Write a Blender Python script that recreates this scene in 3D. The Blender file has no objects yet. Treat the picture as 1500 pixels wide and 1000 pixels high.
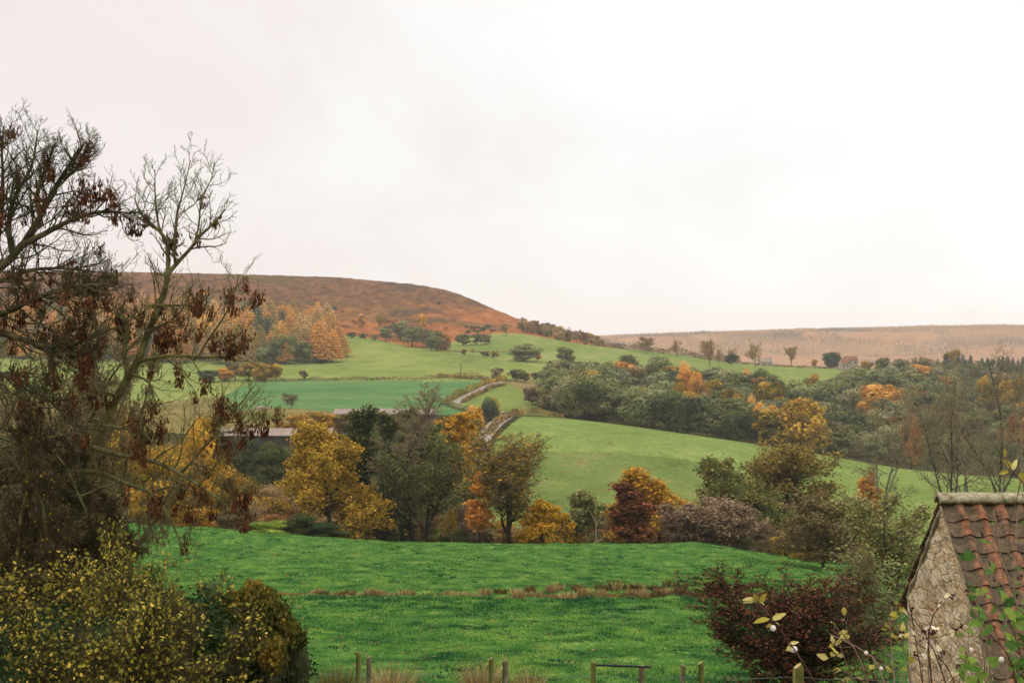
import bpy, math
import numpy as np
from math import radians, sin, cos, pi

F = 1500 * 50 / 36.0          # focal length in photograph pixels (50 mm lens)
scene = bpy.context.scene
C = scene.collection
R = np.random.default_rng
U = np.array([0, 0, 1.0])

def at(px, py, Y):
    """A point seen at (px, py) of the photograph, Y metres out."""
    return np.array([(px - 750) / F * Y, Y, (500 - py) / F * Y])

# ------------------------------------------------------------------ noise
def hash2(i, j, s):
    n = (i.astype(np.int64) * 374761393 + j.astype(np.int64) * 668265263 + s * 974634777) & 0xFFFFFFFF
    n = ((n ^ (n >> 13)) * 1274126177) & 0xFFFFFFFF
    return ((n ^ (n >> 16)) & 0xFFFFFF) / float(0xFFFFFF)

def vnoise(x, y, s=0):
    i = np.floor(x); j = np.floor(y)
    u = x - i; v = y - j
    u = u * u * (3 - 2 * u); v = v * v * (3 - 2 * v)
    a = hash2(i, j, s); b = hash2(i + 1, j, s); c = hash2(i, j + 1, s); d = hash2(i + 1, j + 1, s)
    return (a + (b - a) * u) * (1 - v) + (c + (d - c) * u) * v - .5

def fbm(x, y, s=0, o=3):
    r = 0; a = 1
    for k in range(o):
        r = r + a * vnoise(x, y, s + k * 17); x = x * 2.03 + 7.1; y = y * 2.03 + 3.3; a *= .5
    return r

# ------------------------------------------------------------------ mesh building
class MB:
    """Collects shapes and links them as ONE mesh object."""
    def __init__(s):
        s.V = []; s.Fq = []; s.Ft = []; s.A = []; s.n = 0; s.mq = []; s.mt = []
    def add(s, V, Fc, v=.5, mat=0):
        V = np.asarray(V, float).reshape(-1, 3); Fc = np.asarray(Fc, np.int64)
        s.V.append(V); s.A.append(np.broadcast_to(np.asarray(v, float), (len(V),)))
        if len(Fc):
            if Fc.shape[1] == 4: s.Fq.append(Fc + s.n); s.mq.append(np.full(len(Fc), mat))
            else: s.Ft.append(Fc + s.n); s.mt.append(np.full(len(Fc), mat))
        s.n += len(V)
        return s
    def box(s, lo, hi, v=.5, mat=0):
        x0, y0, z0 = lo; x1, y1, z1 = hi
        V = [(x0,y0,z0),(x1,y0,z0),(x1,y1,z0),(x0,y1,z0),(x0,y0,z1),(x1,y0,z1),(x1,y1,z1),(x0,y1,z1)]
        return s.add(V, [(0,3,2,1),(4,5,6,7),(0,1,5,4),(1,2,6,5),(2,3,7,6),(3,0,4,7)], v, mat)
    def mesh(s, name, mats, smooth=False):
        me = bpy.data.meshes.new(name)
        V = np.concatenate(s.V) if s.V else np.zeros((0, 3))
        q = np.concatenate(s.Fq) if s.Fq else np.zeros((0, 4), np.int64)
        t = np.concatenate(s.Ft) if s.Ft else np.zeros((0, 3), np.int64)
        me.vertices.add(len(V)); me.vertices.foreach_set('co', V.astype(np.float32).ravel())
        loops = np.concatenate([q.ravel(), t.ravel()])
        me.loops.add(len(loops)); me.loops.foreach_set('vertex_index', loops.astype(np.int32))
        me.polygons.add(len(q) + len(t))
        st = np.concatenate([np.arange(len(q)) * 4, len(q) * 4 + np.arange(len(t)) * 3])
        me.polygons.foreach_set('loop_start', st.astype(np.int32))
        mi = np.concatenate(s.mq + s.mt) if (s.mq or s.mt) else np.zeros(0)
        me.polygons.foreach_set('material_index', mi.astype(np.int32))
        me.polygons.foreach_set('use_smooth', np.full(len(mi), bool(smooth)))
        me.update(calc_edges=True)
        at_ = me.attributes.new('v', 'FLOAT', 'POINT')
        at_.data.foreach_set('value', np.concatenate(s.A).astype(np.float32))
        for m in (mats if isinstance(mats, (list, tuple)) else [mats]): me.materials.append(m)
        return me
    def build(s, name, mats, parent=None, smooth=False, loc=None):
        return link(name, s.mesh(name, mats, smooth), parent, loc)

def link(name, me, parent=None, loc=None):
    o = bpy.data.objects.new(name, me); C.objects.link(o)
    if parent is not None: o.parent = parent
    if loc is not None: o.location = loc
    return o

def tag(o, label=None, cat=None, group=None, kind=None):
    if label: o['label'] = label
    if cat: o['category'] = cat
    if group: o['group'] = group
    if kind: o['kind'] = kind
    return o

def thing(name, label, cat, loc=(0, 0, 0), group=None):
    o = bpy.data.objects.new(name, None); C.objects.link(o)
    o.location = loc; o.empty_display_size = .3
    return tag(o, label, cat, group)

def norm(a):
    return a / np.maximum(np.linalg.norm(a, axis=-1, keepdims=True), 1e-9)

def tubes(pts, rad, k=5):
    """pts (N,n,3), rad (N,n) -> verts, quads of N tapered tubes."""
    N, n, _ = pts.shape
    d = norm(np.gradient(pts, axis=1))
    m = np.abs(d.mean(1)); ref = np.eye(3)[np.argmin(m, axis=1)][:, None, :]
    u = norm(ref - (ref * d).sum(-1, keepdims=True) * d); w = np.cross(d, u)
    a = np.arange(k) * 2 * pi / k
    V = pts[:, :, None, :] + rad[:, :, None, None] * (np.cos(a)[:, None] * u[:, :, None, :] + np.sin(a)[:, None] * w[:, :, None, :])
    idx = np.arange(N * n * k).reshape(N, n, k)
    b = np.roll(idx, -1, axis=2)
    Q = np.stack([idx[:, :-1], b[:, :-1], b[:, 1:], idx[:, 1:]], -1).reshape(-1, 4)
    return V.reshape(-1, 3), Q

def leaves(P, size, rng, asp=.6, nrm=None, nj=1.0, axis=None, aj=1.0):
    """Rhombic leaf cards at P. nrm: wanted normal (jitter nj); axis: wanted long axis."""
    n = len(P)
    a = norm(rng.normal(size=(n, 3)))
    if axis is not None: a = norm(np.asarray(axis) + a * aj)
    w = norm(rng.normal(size=(n, 3)))
    if nrm is not None: w = norm(nrm + w * nj)
    b = norm(np.cross(w, a)); a2 = norm(np.cross(b, w)) if axis is None else a
    s = (size * rng.uniform(.65, 1.35, n))[:, None] if np.ndim(size) == 0 else np.asarray(size)[:, None]
    V = np.stack([P - a2 * s * .5, P + b * s * asp * .5, P + a2 * s * .5, P - b * s * asp * .5], 1)
    return V.reshape(-1, 3), np.arange(n * 4).reshape(n, 4)

# ------------------------------------------------------------------ branching
def grow(P, D, L, Rr, nseg, wob, up, rng, tip=.25):
    N = len(P); pts = np.empty((N, nseg + 1, 3)); pts[:, 0] = P; d = norm(D)
    up = np.broadcast_to(np.asarray(up, float), (N,))[:, None]
    st = (L / nseg)[:, None]
    for i in range(nseg):
        d = norm(d + rng.normal(size=(N, 3)) * wob + U * up / nseg)
        pts[:, i + 1] = pts[:, i] + d * st
    rad = Rr[:, None] * np.linspace(1, tip, nseg + 1)[None] ** 1.0
    return pts, rad

def spawn(pts, rad, L, m, t0, t1, ang, angj, lr, rng, rr=.55, flat=0., ltaper=.6):
    """m children per branch -> P, D, L, R, t"""
    N, n, _ = pts.shape
    t = t0 + (t1 - t0) * (np.arange(m)[None] + rng.uniform(0, 1, (N, m))) / m
    x = np.clip(t * (n - 1), 0, n - 1.001); i = x.astype(int); f = (x - i)[..., None]
    I = np.arange(N)[:, None]
    P = pts[I, i] * (1 - f) + pts[I, i + 1] * f
    D = norm(pts[I, i + 1] - pts[I, i])
    r = rad[I, i] * (1 - f[..., 0]) + rad[I, i + 1] * f[..., 0]
    q = rng.normal(size=(N, m, 3)); q[..., 2] *= (1 - flat)
    q = norm(q - (q * D).sum(-1, keepdims=True) * D)
    A = np.radians(ang + rng.normal(size=(N, m)) * angj)[..., None]
    D2 = D * np.cos(A) + q * np.sin(A)
    Lc = L[:, None] * lr * (1 - ltaper * t) * rng.uniform(.6, 1.25, (N, m))
    return P.reshape(-1, 3), D2.reshape(-1, 3), Lc.ravel(), np.minimum(r * .9, r * rr + 0).ravel(), t.ravel()

def along(pts, m, rng, t0=.2):
    N, n, _ = pts.shape
    x = np.clip(rng.uniform(t0, 1, (N, m)) * (n - 1), 0, n - 1.001); i = x.astype(int); f = (x - i)[..., None]
    I = np.arange(N)[:, None]
    return (pts[I, i] * (1 - f) + pts[I, i + 1] * f).reshape(-1, 3)

# ------------------------------------------------------------------ materials
def new_mat(name):
    m = bpy.data.materials.new(name); m.use_nodes = True
    nt = m.node_tree; b = nt.nodes['Principled BSDF']
    b.inputs['Roughness'].default_value = .85
    b.inputs['Specular IOR Level'].default_value = .08
    return m, nt, b

def ramp(nt, stops, fac=None, interp='LINEAR'):
    r = nt.nodes.new('ShaderNodeValToRGB'); e = r.color_ramp; e.interpolation = interp
    while len(e.elements) < len(stops): e.elements.new(.5)
    for k, (p, c) in enumerate(stops):
        e.elements[k].position = p; e.elements[k].color = (*c, 1)
    if fac is not None: nt.links.new(fac, r.inputs['Fac'])
    return r.outputs['Color']

def node(nt, typ, **kw):
    n = nt.nodes.new(typ)
    for k, v in kw.items(): setattr(n, k, v)
    return n

def noise(nt, scale, detail=4, rough=.6, vec=None, dist=0.):
    n = nt.nodes.new('ShaderNodeTexNoise')
    n.inputs['Scale'].default_value = scale; n.inputs['Detail'].default_value = detail
    n.inputs['Roughness'].default_value = rough; n.inputs['Distortion'].default_value = dist
    if vec is not None: nt.links.new(vec, n.inputs['Vector'])
    return n.outputs['Fac']

def objvec(nt, scale=(1, 1, 1)):
    t = nt.nodes.new('ShaderNodeTexCoord'); mp = nt.nodes.new('ShaderNodeMapping')
    mp.inputs['Scale'].default_value = scale
    nt.links.new(t.outputs['Object'], mp.inputs['Vector'])
    return mp.outputs['Vector']

def mixc(nt, a, b, fac, mode='MIX'):
    m = nt.nodes.new('ShaderNodeMix'); m.data_type = 'RGBA'; m.blend_type = mode
    for s, x in ((m.inputs['Factor'], fac), (m.inputs['A'], a), (m.inputs['B'], b)):
        if isinstance(x, (int, float)): s.default_value = x
        elif isinstance(x, tuple): s.default_value = (*x, 1)
        else: nt.links.new(x, s)
    return m.outputs['Result']

def math_(nt, op, a, b=0.):
    m = nt.nodes.new('ShaderNodeMath'); m.operation = op
    for s, x in ((m.inputs[0], a), (m.inputs[1], b)):
        if isinstance(x, (int, float)): s.default_value = x
        else: nt.links.new(x, s)
    return m.outputs[0]

def maprange(nt, x, a, b, c=0., d=1.):
    m = nt.nodes.new('ShaderNodeMapRange')
    for k, v in zip(('From Min', 'From Max', 'To Min', 'To Max'), (a, b, c, d)): m.inputs[k].default_value = v
    nt.links.new(x, m.inputs['Value'])
    return m.outputs['Result']

def bump(nt, b, h, strength=.4, dist=.05):
    n = nt.nodes.new('ShaderNodeBump'); n.inputs['Strength'].default_value = strength
    n.inputs['Distance'].default_value = dist
    nt.links.new(h, n.inputs['Height']); nt.links.new(n.outputs['Normal'], b.inputs['Normal'])

def leaf_mat(name, cols, trans=.25, vary=.18):
    """cols: dark, mid, light leaf colours, chosen leaf by leaf through attribute v."""
    m, nt, b = new_mat(name)
    a = node(nt, 'ShaderNodeAttribute', attribute_name='v')
    col = ramp(nt, [(.0, cols[0]), (.5, cols[1]), (1., cols[2])], a.outputs['Fac'])
    oi = node(nt, 'ShaderNodeObjectInfo')
    h = node(nt, 'ShaderNodeHueSaturation')
    nt.links.new(maprange(nt, oi.outputs['Random'], 0, 1, 1 - vary, 1 + vary), h.inputs['Value'])
    r2 = math_(nt, 'FRACT', math_(nt, 'MULTIPLY', oi.outputs['Random'], 37.7))
    nt.links.new(maprange(nt, r2, 0, 1, .495, .507), h.inputs['Hue'])
    nt.links.new(col, h.inputs['Color'])
    nt.links.new(h.outputs['Color'], b.inputs['Base Color'])
    b.inputs['Roughness'].default_value = .7
    tr = node(nt, 'ShaderNodeBsdfTranslucent'); nt.links.new(h.outputs['Color'], tr.inputs['Color'])
    mx = node(nt, 'ShaderNodeMixShader'); mx.inputs['Fac'].default_value = trans
    nt.links.new(b.outputs[0], mx.inputs[1]); nt.links.new(tr.outputs[0], mx.inputs[2])
    nt.links.new(mx.outputs[0], nt.nodes['Material Output'].inputs['Surface'])
    return m

def solid_mat(name, c1, c2, scale=3., bstr=.3, bdist=.02, rough=.9):
    m, nt, b = new_mat(name); v = objvec(nt)
    n = noise(nt, scale, 5, .65, v)
    nt.links.new(ramp(nt, [(.3, c1), (.7, c2)], n), b.inputs['Base Color'])
    b.inputs['Roughness'].default_value = rough
    if bstr: bump(nt, b, n, bstr, bdist)
    return m
# ------------------------------------------------------------------ terrain profile
# Each row: distance Y, then either a height in metres or (photo column, photo row) pairs along it.
def p(*a): return list(a)
ROWS = [
 (1, -2.2), (4, -2.8), (8, -3.6), (15, -5.0), (23, -6.35),
 (40, p((0,968),(750,976),(1500,985))),
 (60, p((0,905),(750,913),(1500,925))),
 (77, p((0,868),(330,872),(750,876),(1500,888))),
 (82, p((0,858),(330,862),(750,868),(1100,868),(1500,880))),
 (100, p((0,826),(330,832),(500,838),(750,842),(1050,842),(1200,846),(1500,856))),
 (120, p((0,793),(330,802),(500,812),(620,816),(900,817),(1050,814),(1200,830),(1350,838),(1500,842))),
 (140, p((0,765),(150,766),(330,776),(420,784),(500,789),(620,794),(780,796),(900,796),(960,797),(1010,793),(1050,798),(1100,807),(1200,822),(1350,830),(1500,836))),
 (150, p((0,773),(330,784),(500,797),(750,804),(900,804),(1050,806),(1200,828),(1500,842))),
 (175, p((0,800),(330,806),(500,815),(750,822),(1050,822),(1200,835),(1500,848))),
 (210, p((0,770),(330,775),(500,785),(750,797),(1050,800),(1500,808))),
 (260, p((0,700),(330,702),(500,716),(750,746),(900,746),(1050,745),(1500,756))),
 (300, p((0,670),(330,668),(500,676),(620,692),(750,716),(1050,716),(1200,722),(1500,738))),
 (345, p((0,647),(330,642),(500,642),(620,655),(750,676),(900,680),(1050,690),(1200,698),(1500,716))),
 (352, p((0,645),(330,640),(500,640),(620,652),(750,666),(900,668),(1050,680),(1100,690),(1200,696),(1500,714))),
 (400, p((0,624),(330,620),(500,618),(620,624),(700,620),(750,622),(900,632),(1050,650),(1200,672),(1350,692),(1500,704))),
 (430, p((0,614),(330,611),(500,610),(620,612),(700,610),(750,612),(800,613),(900,621),(1050,642),(1120,653),(1200,666),(1350,689),(1500,702))),
 (470, p((0,603),(330,602),(500,602),(620,603),(700,602),(750,604),(800,609),(900,626),(1050,647),(1200,669),(1350,690),(1500,704))),
 (520, p((0,590),(330,588),(500,586),(620,586),(750,589),(900,612),(1050,632),(1200,650),(1350,668),(1500,682))),
 (600, p((0,565),(330,562),(420,557),(500,555),(620,555),(700,556),(750,564),(900,583),(1050,598),(1200,606),(1350,622),(1500,640))),
 (700, p((0,540),(330,539),(500,536),(620,534),(750,540),(900,554),(1050,565),(1200,570),(1350,582),(1500,596))),
 (800, p((0,514),(330,514),(500,516),(620,518),(750,520),(900,530),(1050,540),(1200,553),(1350,560),(1500,566))),
 (900, p((0,486),(330,489),(500,494),(620,506),(700,503),(750,500),(850,511),(1000,525),(1080,535),(1290,545),(1500,549))),
 (950, p((0,475),(330,478),(510,489),(620,500),(700,492),(740,488),(860,504),(1000,519),(1080,531),(1200,538),(1290,541),(1500,543))),
 (1050, p((0,460),(330,463),(500,480),(620,488),(750,486),(830,499),(900,513),(1000,527),(1080,540),(1500,552))),
 (1200, p((0,432),(330,434),(500,452),(620,466),(700,470),(750,474),(820,491),(900,512),(1000,535),(1500,556))),
 (1350, p((0,410),(330,414),(500,428),(620,439),(690,450),(750,467),(820,489),(900,508),(1000,540),(1500,558))),
 (1500, p((0,398),(150,398),(330,402),(450,404.5),(500,407),(560,412),(620,418.5),(660,427),(700,443),(740,461),(765,471),(820,489),(880,505),(1000,542),(1500,558))),
 (1700, p((0,404),(330,408),(500,414),(620,428),(700,456),(765,484),(880,520),(1000,548),(1500,556))),
 (2000, p((0,425),(500,435),(700,490),(880,538),(1500,552))),
 (2600, p((0,450),(500,455),(700,500),(880,532),(1500,540))),
 (3000, p((0,480),(700,505),(880,514),(1100,512),(1500,508))),
 (3400, p((0,490),(700,498),(880,497),(1000,494),(1150,490),(1200,487.5),(1300,483),(1400,480),(1500,479),(1800,478))),
 (3800, p((0,493),(700,499),(880,498),(1200,491),(1500,484))),
 (5000, p((0,500),(1500,500))), (6400, p((0,501),(1500,501))),
]
GX = np.arange(-3000, 4501, 5.0)
def pslopes(x, y):
    """monotone (Fritsch-Carlson) slopes along axis 0"""
    h = np.diff(x)[:, None]; d = np.diff(y, axis=0) / h
    m = np.zeros_like(y)
    w1 = 2 * h[1:] + h[:-1]; w2 = h[1:] + 2 * h[:-1]
    with np.errstate(divide='ignore', invalid='ignore'):
        hm = (w1 + w2) / (w1 / d[:-1] + w2 / d[1:])
    m[1:-1] = np.where(d[:-1] * d[1:] > 0, hm, 0)
    m[0] = d[0]; m[-1] = d[-1]
    return m
def hermite(x, y, m, q):
    i = np.clip(np.searchsorted(x, q, side='right') - 1, 0, len(x) - 2)
    h = x[i + 1] - x[i]; t = (q - x[i]) / h
    return (y[i] * (1 + 2 * t) * (1 - t) ** 2 + m[i] * h * t * (1 - t) ** 2 + y[i + 1] * t * t * (3 - 2 * t) + m[i + 1] * h * t * t * (t - 1))
TY = np.array([r[0] for r in ROWS], float)
TZ = np.empty((len(ROWS), len(GX)))
for _k, (_Y, _v) in enumerate(ROWS):
    if isinstance(_v, list):
        _a = np.array(_v, float); _z = (500 - _a[:, 1]) / F * _Y
        TZ[_k] = hermite(_a[:, 0], _z, pslopes(_a[:, 0], _z[:, None])[:, 0], np.clip(GX, _a[0, 0], _a[-1, 0])) if len(_a) > 2 else np.interp(GX, _a[:, 0], _z)
    else: TZ[_k] = _v
TM = pslopes(TY, TZ)

def ground(px, Y, detail=True):
    px = np.asarray(px, float); Y = np.asarray(Y, float)
    px, Y = np.broadcast_arrays(px, Y)
    c = np.clip((px - GX[0]) / 5.0, 0, len(GX) - 1.001); j = c.astype(int); g = c - j
    Yc = np.clip(Y, TY[0], TY[-1])
    i = np.clip(np.searchsorted(TY, Yc, side='right') - 1, 0, len(TY) - 2)
    h = TY[i + 1] - TY[i]; t = (Yc - TY[i]) / h
    def L(T, k): return T[k, j] * (1 - g) + T[k, j + 1] * g
    z = (L(TZ, i) * (1 + 2 * t) * (1 - t) ** 2 + L(TM, i) * h * t * (1 - t) ** 2 + L(TZ, i + 1) * t * t * (3 - 2 * t) + L(TM, i + 1) * h * t * t * (t - 1))
    X = (px - 750) / F * Y
    if detail:
        near = np.clip((200 - Y) / 60, 0, 1)
        z = z + near * (.17 * fbm(X / 1.5, Y / 2.4, 3, 3) + .22 * vnoise(X / 11, Y / 14, 9))
        # a shallow overgrown ditch across the near pasture
        z = z - .35 * np.exp(-((Y - 80 - 2.2 * vnoise(X / 9, X * 0, 5)) / 1.1) ** 2)
        mid = np.clip((Y - 200) / 100, 0, 1)
        z = z + mid * .6 * fbm(X / 45, Y / 60, 21, 3) * np.clip(Y / 500, .4, 1.5)
        moor = np.clip((Y - 980) / 150, 0, 1) * np.clip((1480 - Y) / 80, 0, 1)
        z = z + moor * 5 * fbm(X / 90, Y / 150, 31, 4)
        z = z + np.clip((Y - 980) / 150, 0, 1) * np.clip((1900 - Y) / 300, 0, 1) * 1.3 * fbm(X / 7, Y / 11, 37, 2)
        far = np.clip((Y - 2600) / 300, 0, 1)
        z = z + far * 12 * fbm(X / 330, Y / 300, 41, 3)
    return z

def gpt(px, Y):
    return np.array([(px - 750) / F * Y, Y, float(ground(px, Y))])
def gw(X, Y):
    return ground(750 + np.asarray(X) / np.asarray(Y) * F, Y)
def find(px, py, y0, y1):
    """The point of the ground seen at (px, py) between distances y0 and y1."""
    Y = np.linspace(y0, y1, 400); z = ground(np.full(400, float(px)), Y)
    q = 500 - z / Y * F
    k = int(np.argmin(np.abs(q - py)))
    return np.array([(px - 750) / F * Y[k], Y[k], z[k]])

def inpoly(x, y, P):
    r = np.zeros(x.shape, bool); n = len(P)
    for a in range(n):
        x0, y0 = P[a]; x1, y1 = P[(a + 1) % n]
        if y0 == y1: continue
        r ^= ((y0 > y) != (y1 > y)) & (x < (x1 - x0) * (y - y0) / (y1 - y0) + x0)
    return r

cols = np.concatenate([-60 - np.geomspace(2900, 6, 40), np.arange(-60, 1562, 1.7), 1562 + np.geomspace(6, 2900, 40)])
_y = [1.0]
while _y[-1] < 6300:
    q = _y[-1]
    _y.append(q * (1.12 if q < 22 else 1.0075 if q < 1750 else 1.03 if q < 2900 else 1.012 if q < 3500 else 1.08))
rows = np.array(_y)
PX, YY = np.meshgrid(cols, rows)
ZZ = ground(PX, YY); XX = (PX - 750) / F * YY
PY = 500 - ZZ / YY * F
TV = np.stack([XX, YY, ZZ], -1).reshape(-1, 3)
nr, nc = XX.shape
ii = np.arange(nr * nc).reshape(nr, nc)
TQ = np.stack([ii[:-1, :-1], ii[:-1, 1:], ii[1:, 1:], ii[1:, :-1]], -1).reshape(-1, 4)
fx, fy, fY = [a[:-1, :-1].ravel() * .25 + a[1:, :-1].ravel() * .25 + a[:-1, 1:].ravel() * .25 + a[1:, 1:].ravel() * .25 for a in (PX, PY, YY)]
# ragged field edges, in metres of ground
fX = (fx - 750) / F * fY
wob = 3.0 * fbm(fX / 9, fY / 12, 55, 3)
FIELD = np.zeros(len(TQ), int)       # 0 = rough valley ground
fyw = fy + wob * np.clip(fY / 300, 0, 1) * .6; fxw = fx + wob * .8
def put(k, poly, y0, y1):
    FIELD[(fY > y0) & (fY < y1) & inpoly(fxw, fyw, poly)] = k
put(6, [(-500,600),(-500,520),(300,528),(410,528),(480,534),(410,558),(360,562),(322,590)], 480, 760)
put(3, [(-400,640),(-400,585),(250,588),(322,580),(330,594),(440,597),(500,603),(470,628),(430,632)], 300, 560)
put(4, [(322,601),(326,580),(362,561),(420,556),(700,556),(722,556),(690,574),(655,583),(650,592),(690,607),(640,607),(500,603),(440,598)], 400, 640)
put(5, [(690,607),(655,592),(664,583),(700,572),(735,556),(762,562),(800,592),(832,613),(790,608),(745,609),(735,606)], 380, 700)
put(10, [(738,560),(760,556),(830,556),(860,575),(835,600),(800,592),(770,572)], 420, 760)
put(2, [(715,660),(745,624),(768,608),(790,605),(900,617),(1050,638),(1130,651),(1200,663),(1350,687),(1500,700),(4000,705),(4000,815),(680,815),(690,690)], 216, 442)
put(6, [(405,557),(470,536),(492,520),(506,490),(540,494),(600,508),(640,514),(700,522),(800,538),(930,552),(930,562),(800,556),(720,557)], 560, 930)
put(7, [(620,512),(690,494),(740,484),(860,500),(1000,515),(1080,527),(1290,537),(1310,548),(1310,600),(1165,600),(1150,560),(1080,548),(1000,543),(930,552),(800,538),(700,522)], 690, 962)
put(13, [(680,668),(790,659),(900,663),(1000,672),(1080,689),(1120,706),(1180,728),(1220,760),(1200,815),(640,815)], 216, 372)
FIELD[(fY < 147)] = 1
FIELD[(fY < 22)] = 9
X_ = fX
FIELD[np.abs(fY - 80 - 2.2 * vnoise(X_ / 9, X_ * 0, 5)) < 1.0 + .8 * vnoise(X_ / 3, fY / 2, 8)] = 11
FIELD[(FIELD == 0) & (fY > 885) & (fY < 1900) & (fx < 1000 - 0 * fy)] = 8
FIELD[(fY > 1900)] = 12

def field_mat(name, cols, s1, s2, streak=(1, 1, 1), bd=.1, s3=None, spots=None, w=.32):
    m, nt, b = new_mat(name); v = objvec(nt, streak); b.inputs['Specular IOR Level'].default_value = 0; b.inputs['Roughness'].default_value = 1
    n1 = noise(nt, s1, 5, .6, v); n2 = noise(nt, s2, 4, .7, v)
    f = math_(nt, 'ADD', math_(nt, 'MULTIPLY', n1, .55), math_(nt, 'MULTIPLY', n2, .45))
    k = len(cols)
    col = ramp(nt, [(.5 - w / 2 + w * i / (k - 1), c) for i, c in enumerate(cols)], f)
    if spots:
        n3 = noise(nt, spots[0], 3, .6, objvec(nt, streak))
        col = mixc(nt, col, spots[1], maprange(nt, n3, spots[2], spots[2] + .06))
    n9 = noise(nt, 1.1, 4, .75, objvec(nt, (1, .45, 1)))
    hs = node(nt, 'ShaderNodeHueSaturation'); nt.links.new(maprange(nt, n9, .3, .7, .78, 1.22), hs.inputs['Value']); nt.links.new(col, hs.inputs['Color']); col = hs.outputs['Color']
    nt.links.new(col, b.inputs['Base Color'])
    bump(nt, b, f, .5, bd)
    return m
def s2l(r, g, b, k=1.0):
    f = lambda c: ((c / 255 + .055) / 1.055) ** 2.4 if c > 10 else c / 255 / 12.92
    return (f(r) * k, f(g) * k, f(b) * k)
GK = .60     # picture colour -> surface colour under this sky
M = {}
M['near'] = field_mat('pasture_grass', [s2l(50,86,46,GK), s2l(74,116,56,GK), s2l(98,138,64,GK), s2l(142,162,82,GK)], .7, 3.4, (1, .5, 1), .3, w=.28, spots=(1.3, s2l(104,92,50,GK), .66))
M['mid'] = field_mat('middle_pasture_grass', [s2l(102,120,62,GK), s2l(122,142,72,GK), s2l(134,154,82,GK), s2l(154,166,96,GK)], .03, .25, (1, .6, 1), .3, spots=(.14, s2l(118,112,66,GK), .66))
M['low'] = field_mat('rough_pasture_grass', [s2l(90,108,56,GK), s2l(108,128,64,GK), s2l(124,140,74,GK), s2l(146,144,88,GK)], .06, .5, (1, .6, 1), .3, spots=(.3, s2l(124,108,64,GK), .62))
M['dry'] = field_mat('dry_grass', [s2l(96,104,54,GK), s2l(132,120,70,GK), s2l(160,140,90,GK)], .03, .2, (1, .6, 1), .3)
M['crop'] = field_mat('crop_leaf', [s2l(72,116,68,GK), s2l(88,130,78,GK), s2l(112,144,86,GK), s2l(154,158,100,GK)], .016, .12, (.35, 1.6, 1), .2)
M['lane_field'] = field_mat('lane_pasture_grass', [s2l(108,126,64,GK), s2l(130,146,74,GK), s2l(154,156,88,GK)], .03, .2, (1, .6, 1), .3)
M['upper'] = field_mat('upper_pasture_grass', [s2l(104,122,64,GK), s2l(138,152,78,GK), s2l(172,170,98,GK)], .014, .1, (1, .5, 1), .3)
M['sky_field'] = field_mat('skyline_pasture_grass', [s2l(110,132,68,GK), s2l(132,148,78,GK), s2l(168,166,102,GK)], .02, .12, (1, .5, 1), .3)
M['rough'] = field_mat('rough_bank', [s2l(34,46,24,GK), s2l(58,66,32,GK), s2l(82,70,40,GK), s2l(66,84,38,GK)], .05, .4, (1, 1, 1), .6)
M['tan'] = field_mat('rough_grass', [s2l(120,112,70,GK), s2l(150,128,84,GK), s2l(134,140,80,GK)], .04, .3, (1, .7, 1), .5)
M['ditch'] = field_mat('ditch_litter', [s2l(58,66,36,GK), s2l(110,84,50,GK), s2l(150,116,72,GK)], .3, 1.6, (1, 1, 1), .3)
M['garden'] = field_mat('garden_ground', [s2l(40,58,28,GK), s2l(60,70,34,GK), s2l(84,76,44,GK)], .3, 2.0, (1, 1, 1), .2)
def moor_mat():
    m, nt, b = new_mat('heather_and_bracken')
    v = objvec(nt, (1, .35, 1))
    geo = node(nt, 'ShaderNodeNewGeometry'); sx = node(nt, 'ShaderNodeSeparateXYZ'); nt.links.new(geo.outputs['Position'], sx.inputs[0])
    n1 = noise(nt, .008, 5, .6, v, .6); n2 = noise(nt, .11, 5, .8, v)
    zz = math_(nt, 'ADD', sx.outputs['Z'], maprange(nt, n1, 0, 1, -16, 16))
    heath = ramp(nt, [(.34, s2l(62,42,30,GK)), (.5, s2l(116,77,49,GK)), (.66, s2l(160,111,69,GK))], n2)
    brack = ramp(nt, [(.34, s2l(116,66,36,GK)), (.5, s2l(170,100,54,GK)), (.68, s2l(198,138,82,GK))], n2)
    base = mixc(nt, brack, heath, maprange(nt, zz, 25, 37))
    n4 = noise(nt, .011, 4, .55, objvec(nt, (.6, .5, 2.2)), 1.0)
    gr = ramp(nt, [(.36, s2l(72,64,34,GK)), (.64, s2l(124,100,52,GK))], n2)
    base = mixc(nt, base, gr, maprange(nt, n4, .54, .62, 0, .6))
    n5 = noise(nt, .014, 5, .65, objvec(nt, (1, .4, 1.5)), .5)
    base = mixc(nt, base, s2l(66,56,46,GK), maprange(nt, n5, .57, .65, 0, .75))
    nt.links.new(base, b.inputs['Base Color']); bump(nt, b, n2, .8, 3.); b.inputs['Specular IOR Level'].default_value = 0
    return m
M['moor'] = moor_mat()
def far_mat():
    m, nt, b = new_mat('distant_moor')
    n1 = noise(nt, .0045, 6, .7, objvec(nt, (1, .4, 1)), .8); n2 = noise(nt, .04, 5, .8, objvec(nt, (1, .3, 1)))
    f = math_(nt, 'ADD', math_(nt, 'MULTIPLY', n1, .7), math_(nt, 'MULTIPLY', n2, .3))
    nt.links.new(ramp(nt, [(.36, s2l(126,102,76,.6)), (.44, s2l(170,118,80,.6)), (.52, s2l(186,134,82,.6)), (.58, s2l(134,108,86,.6)), (.68, s2l(178,136,88,.6))], f), b.inputs['Base Color'])
    bump(nt, b, n2, .8, 8.)
    return m
M['far'] = far_mat()
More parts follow.
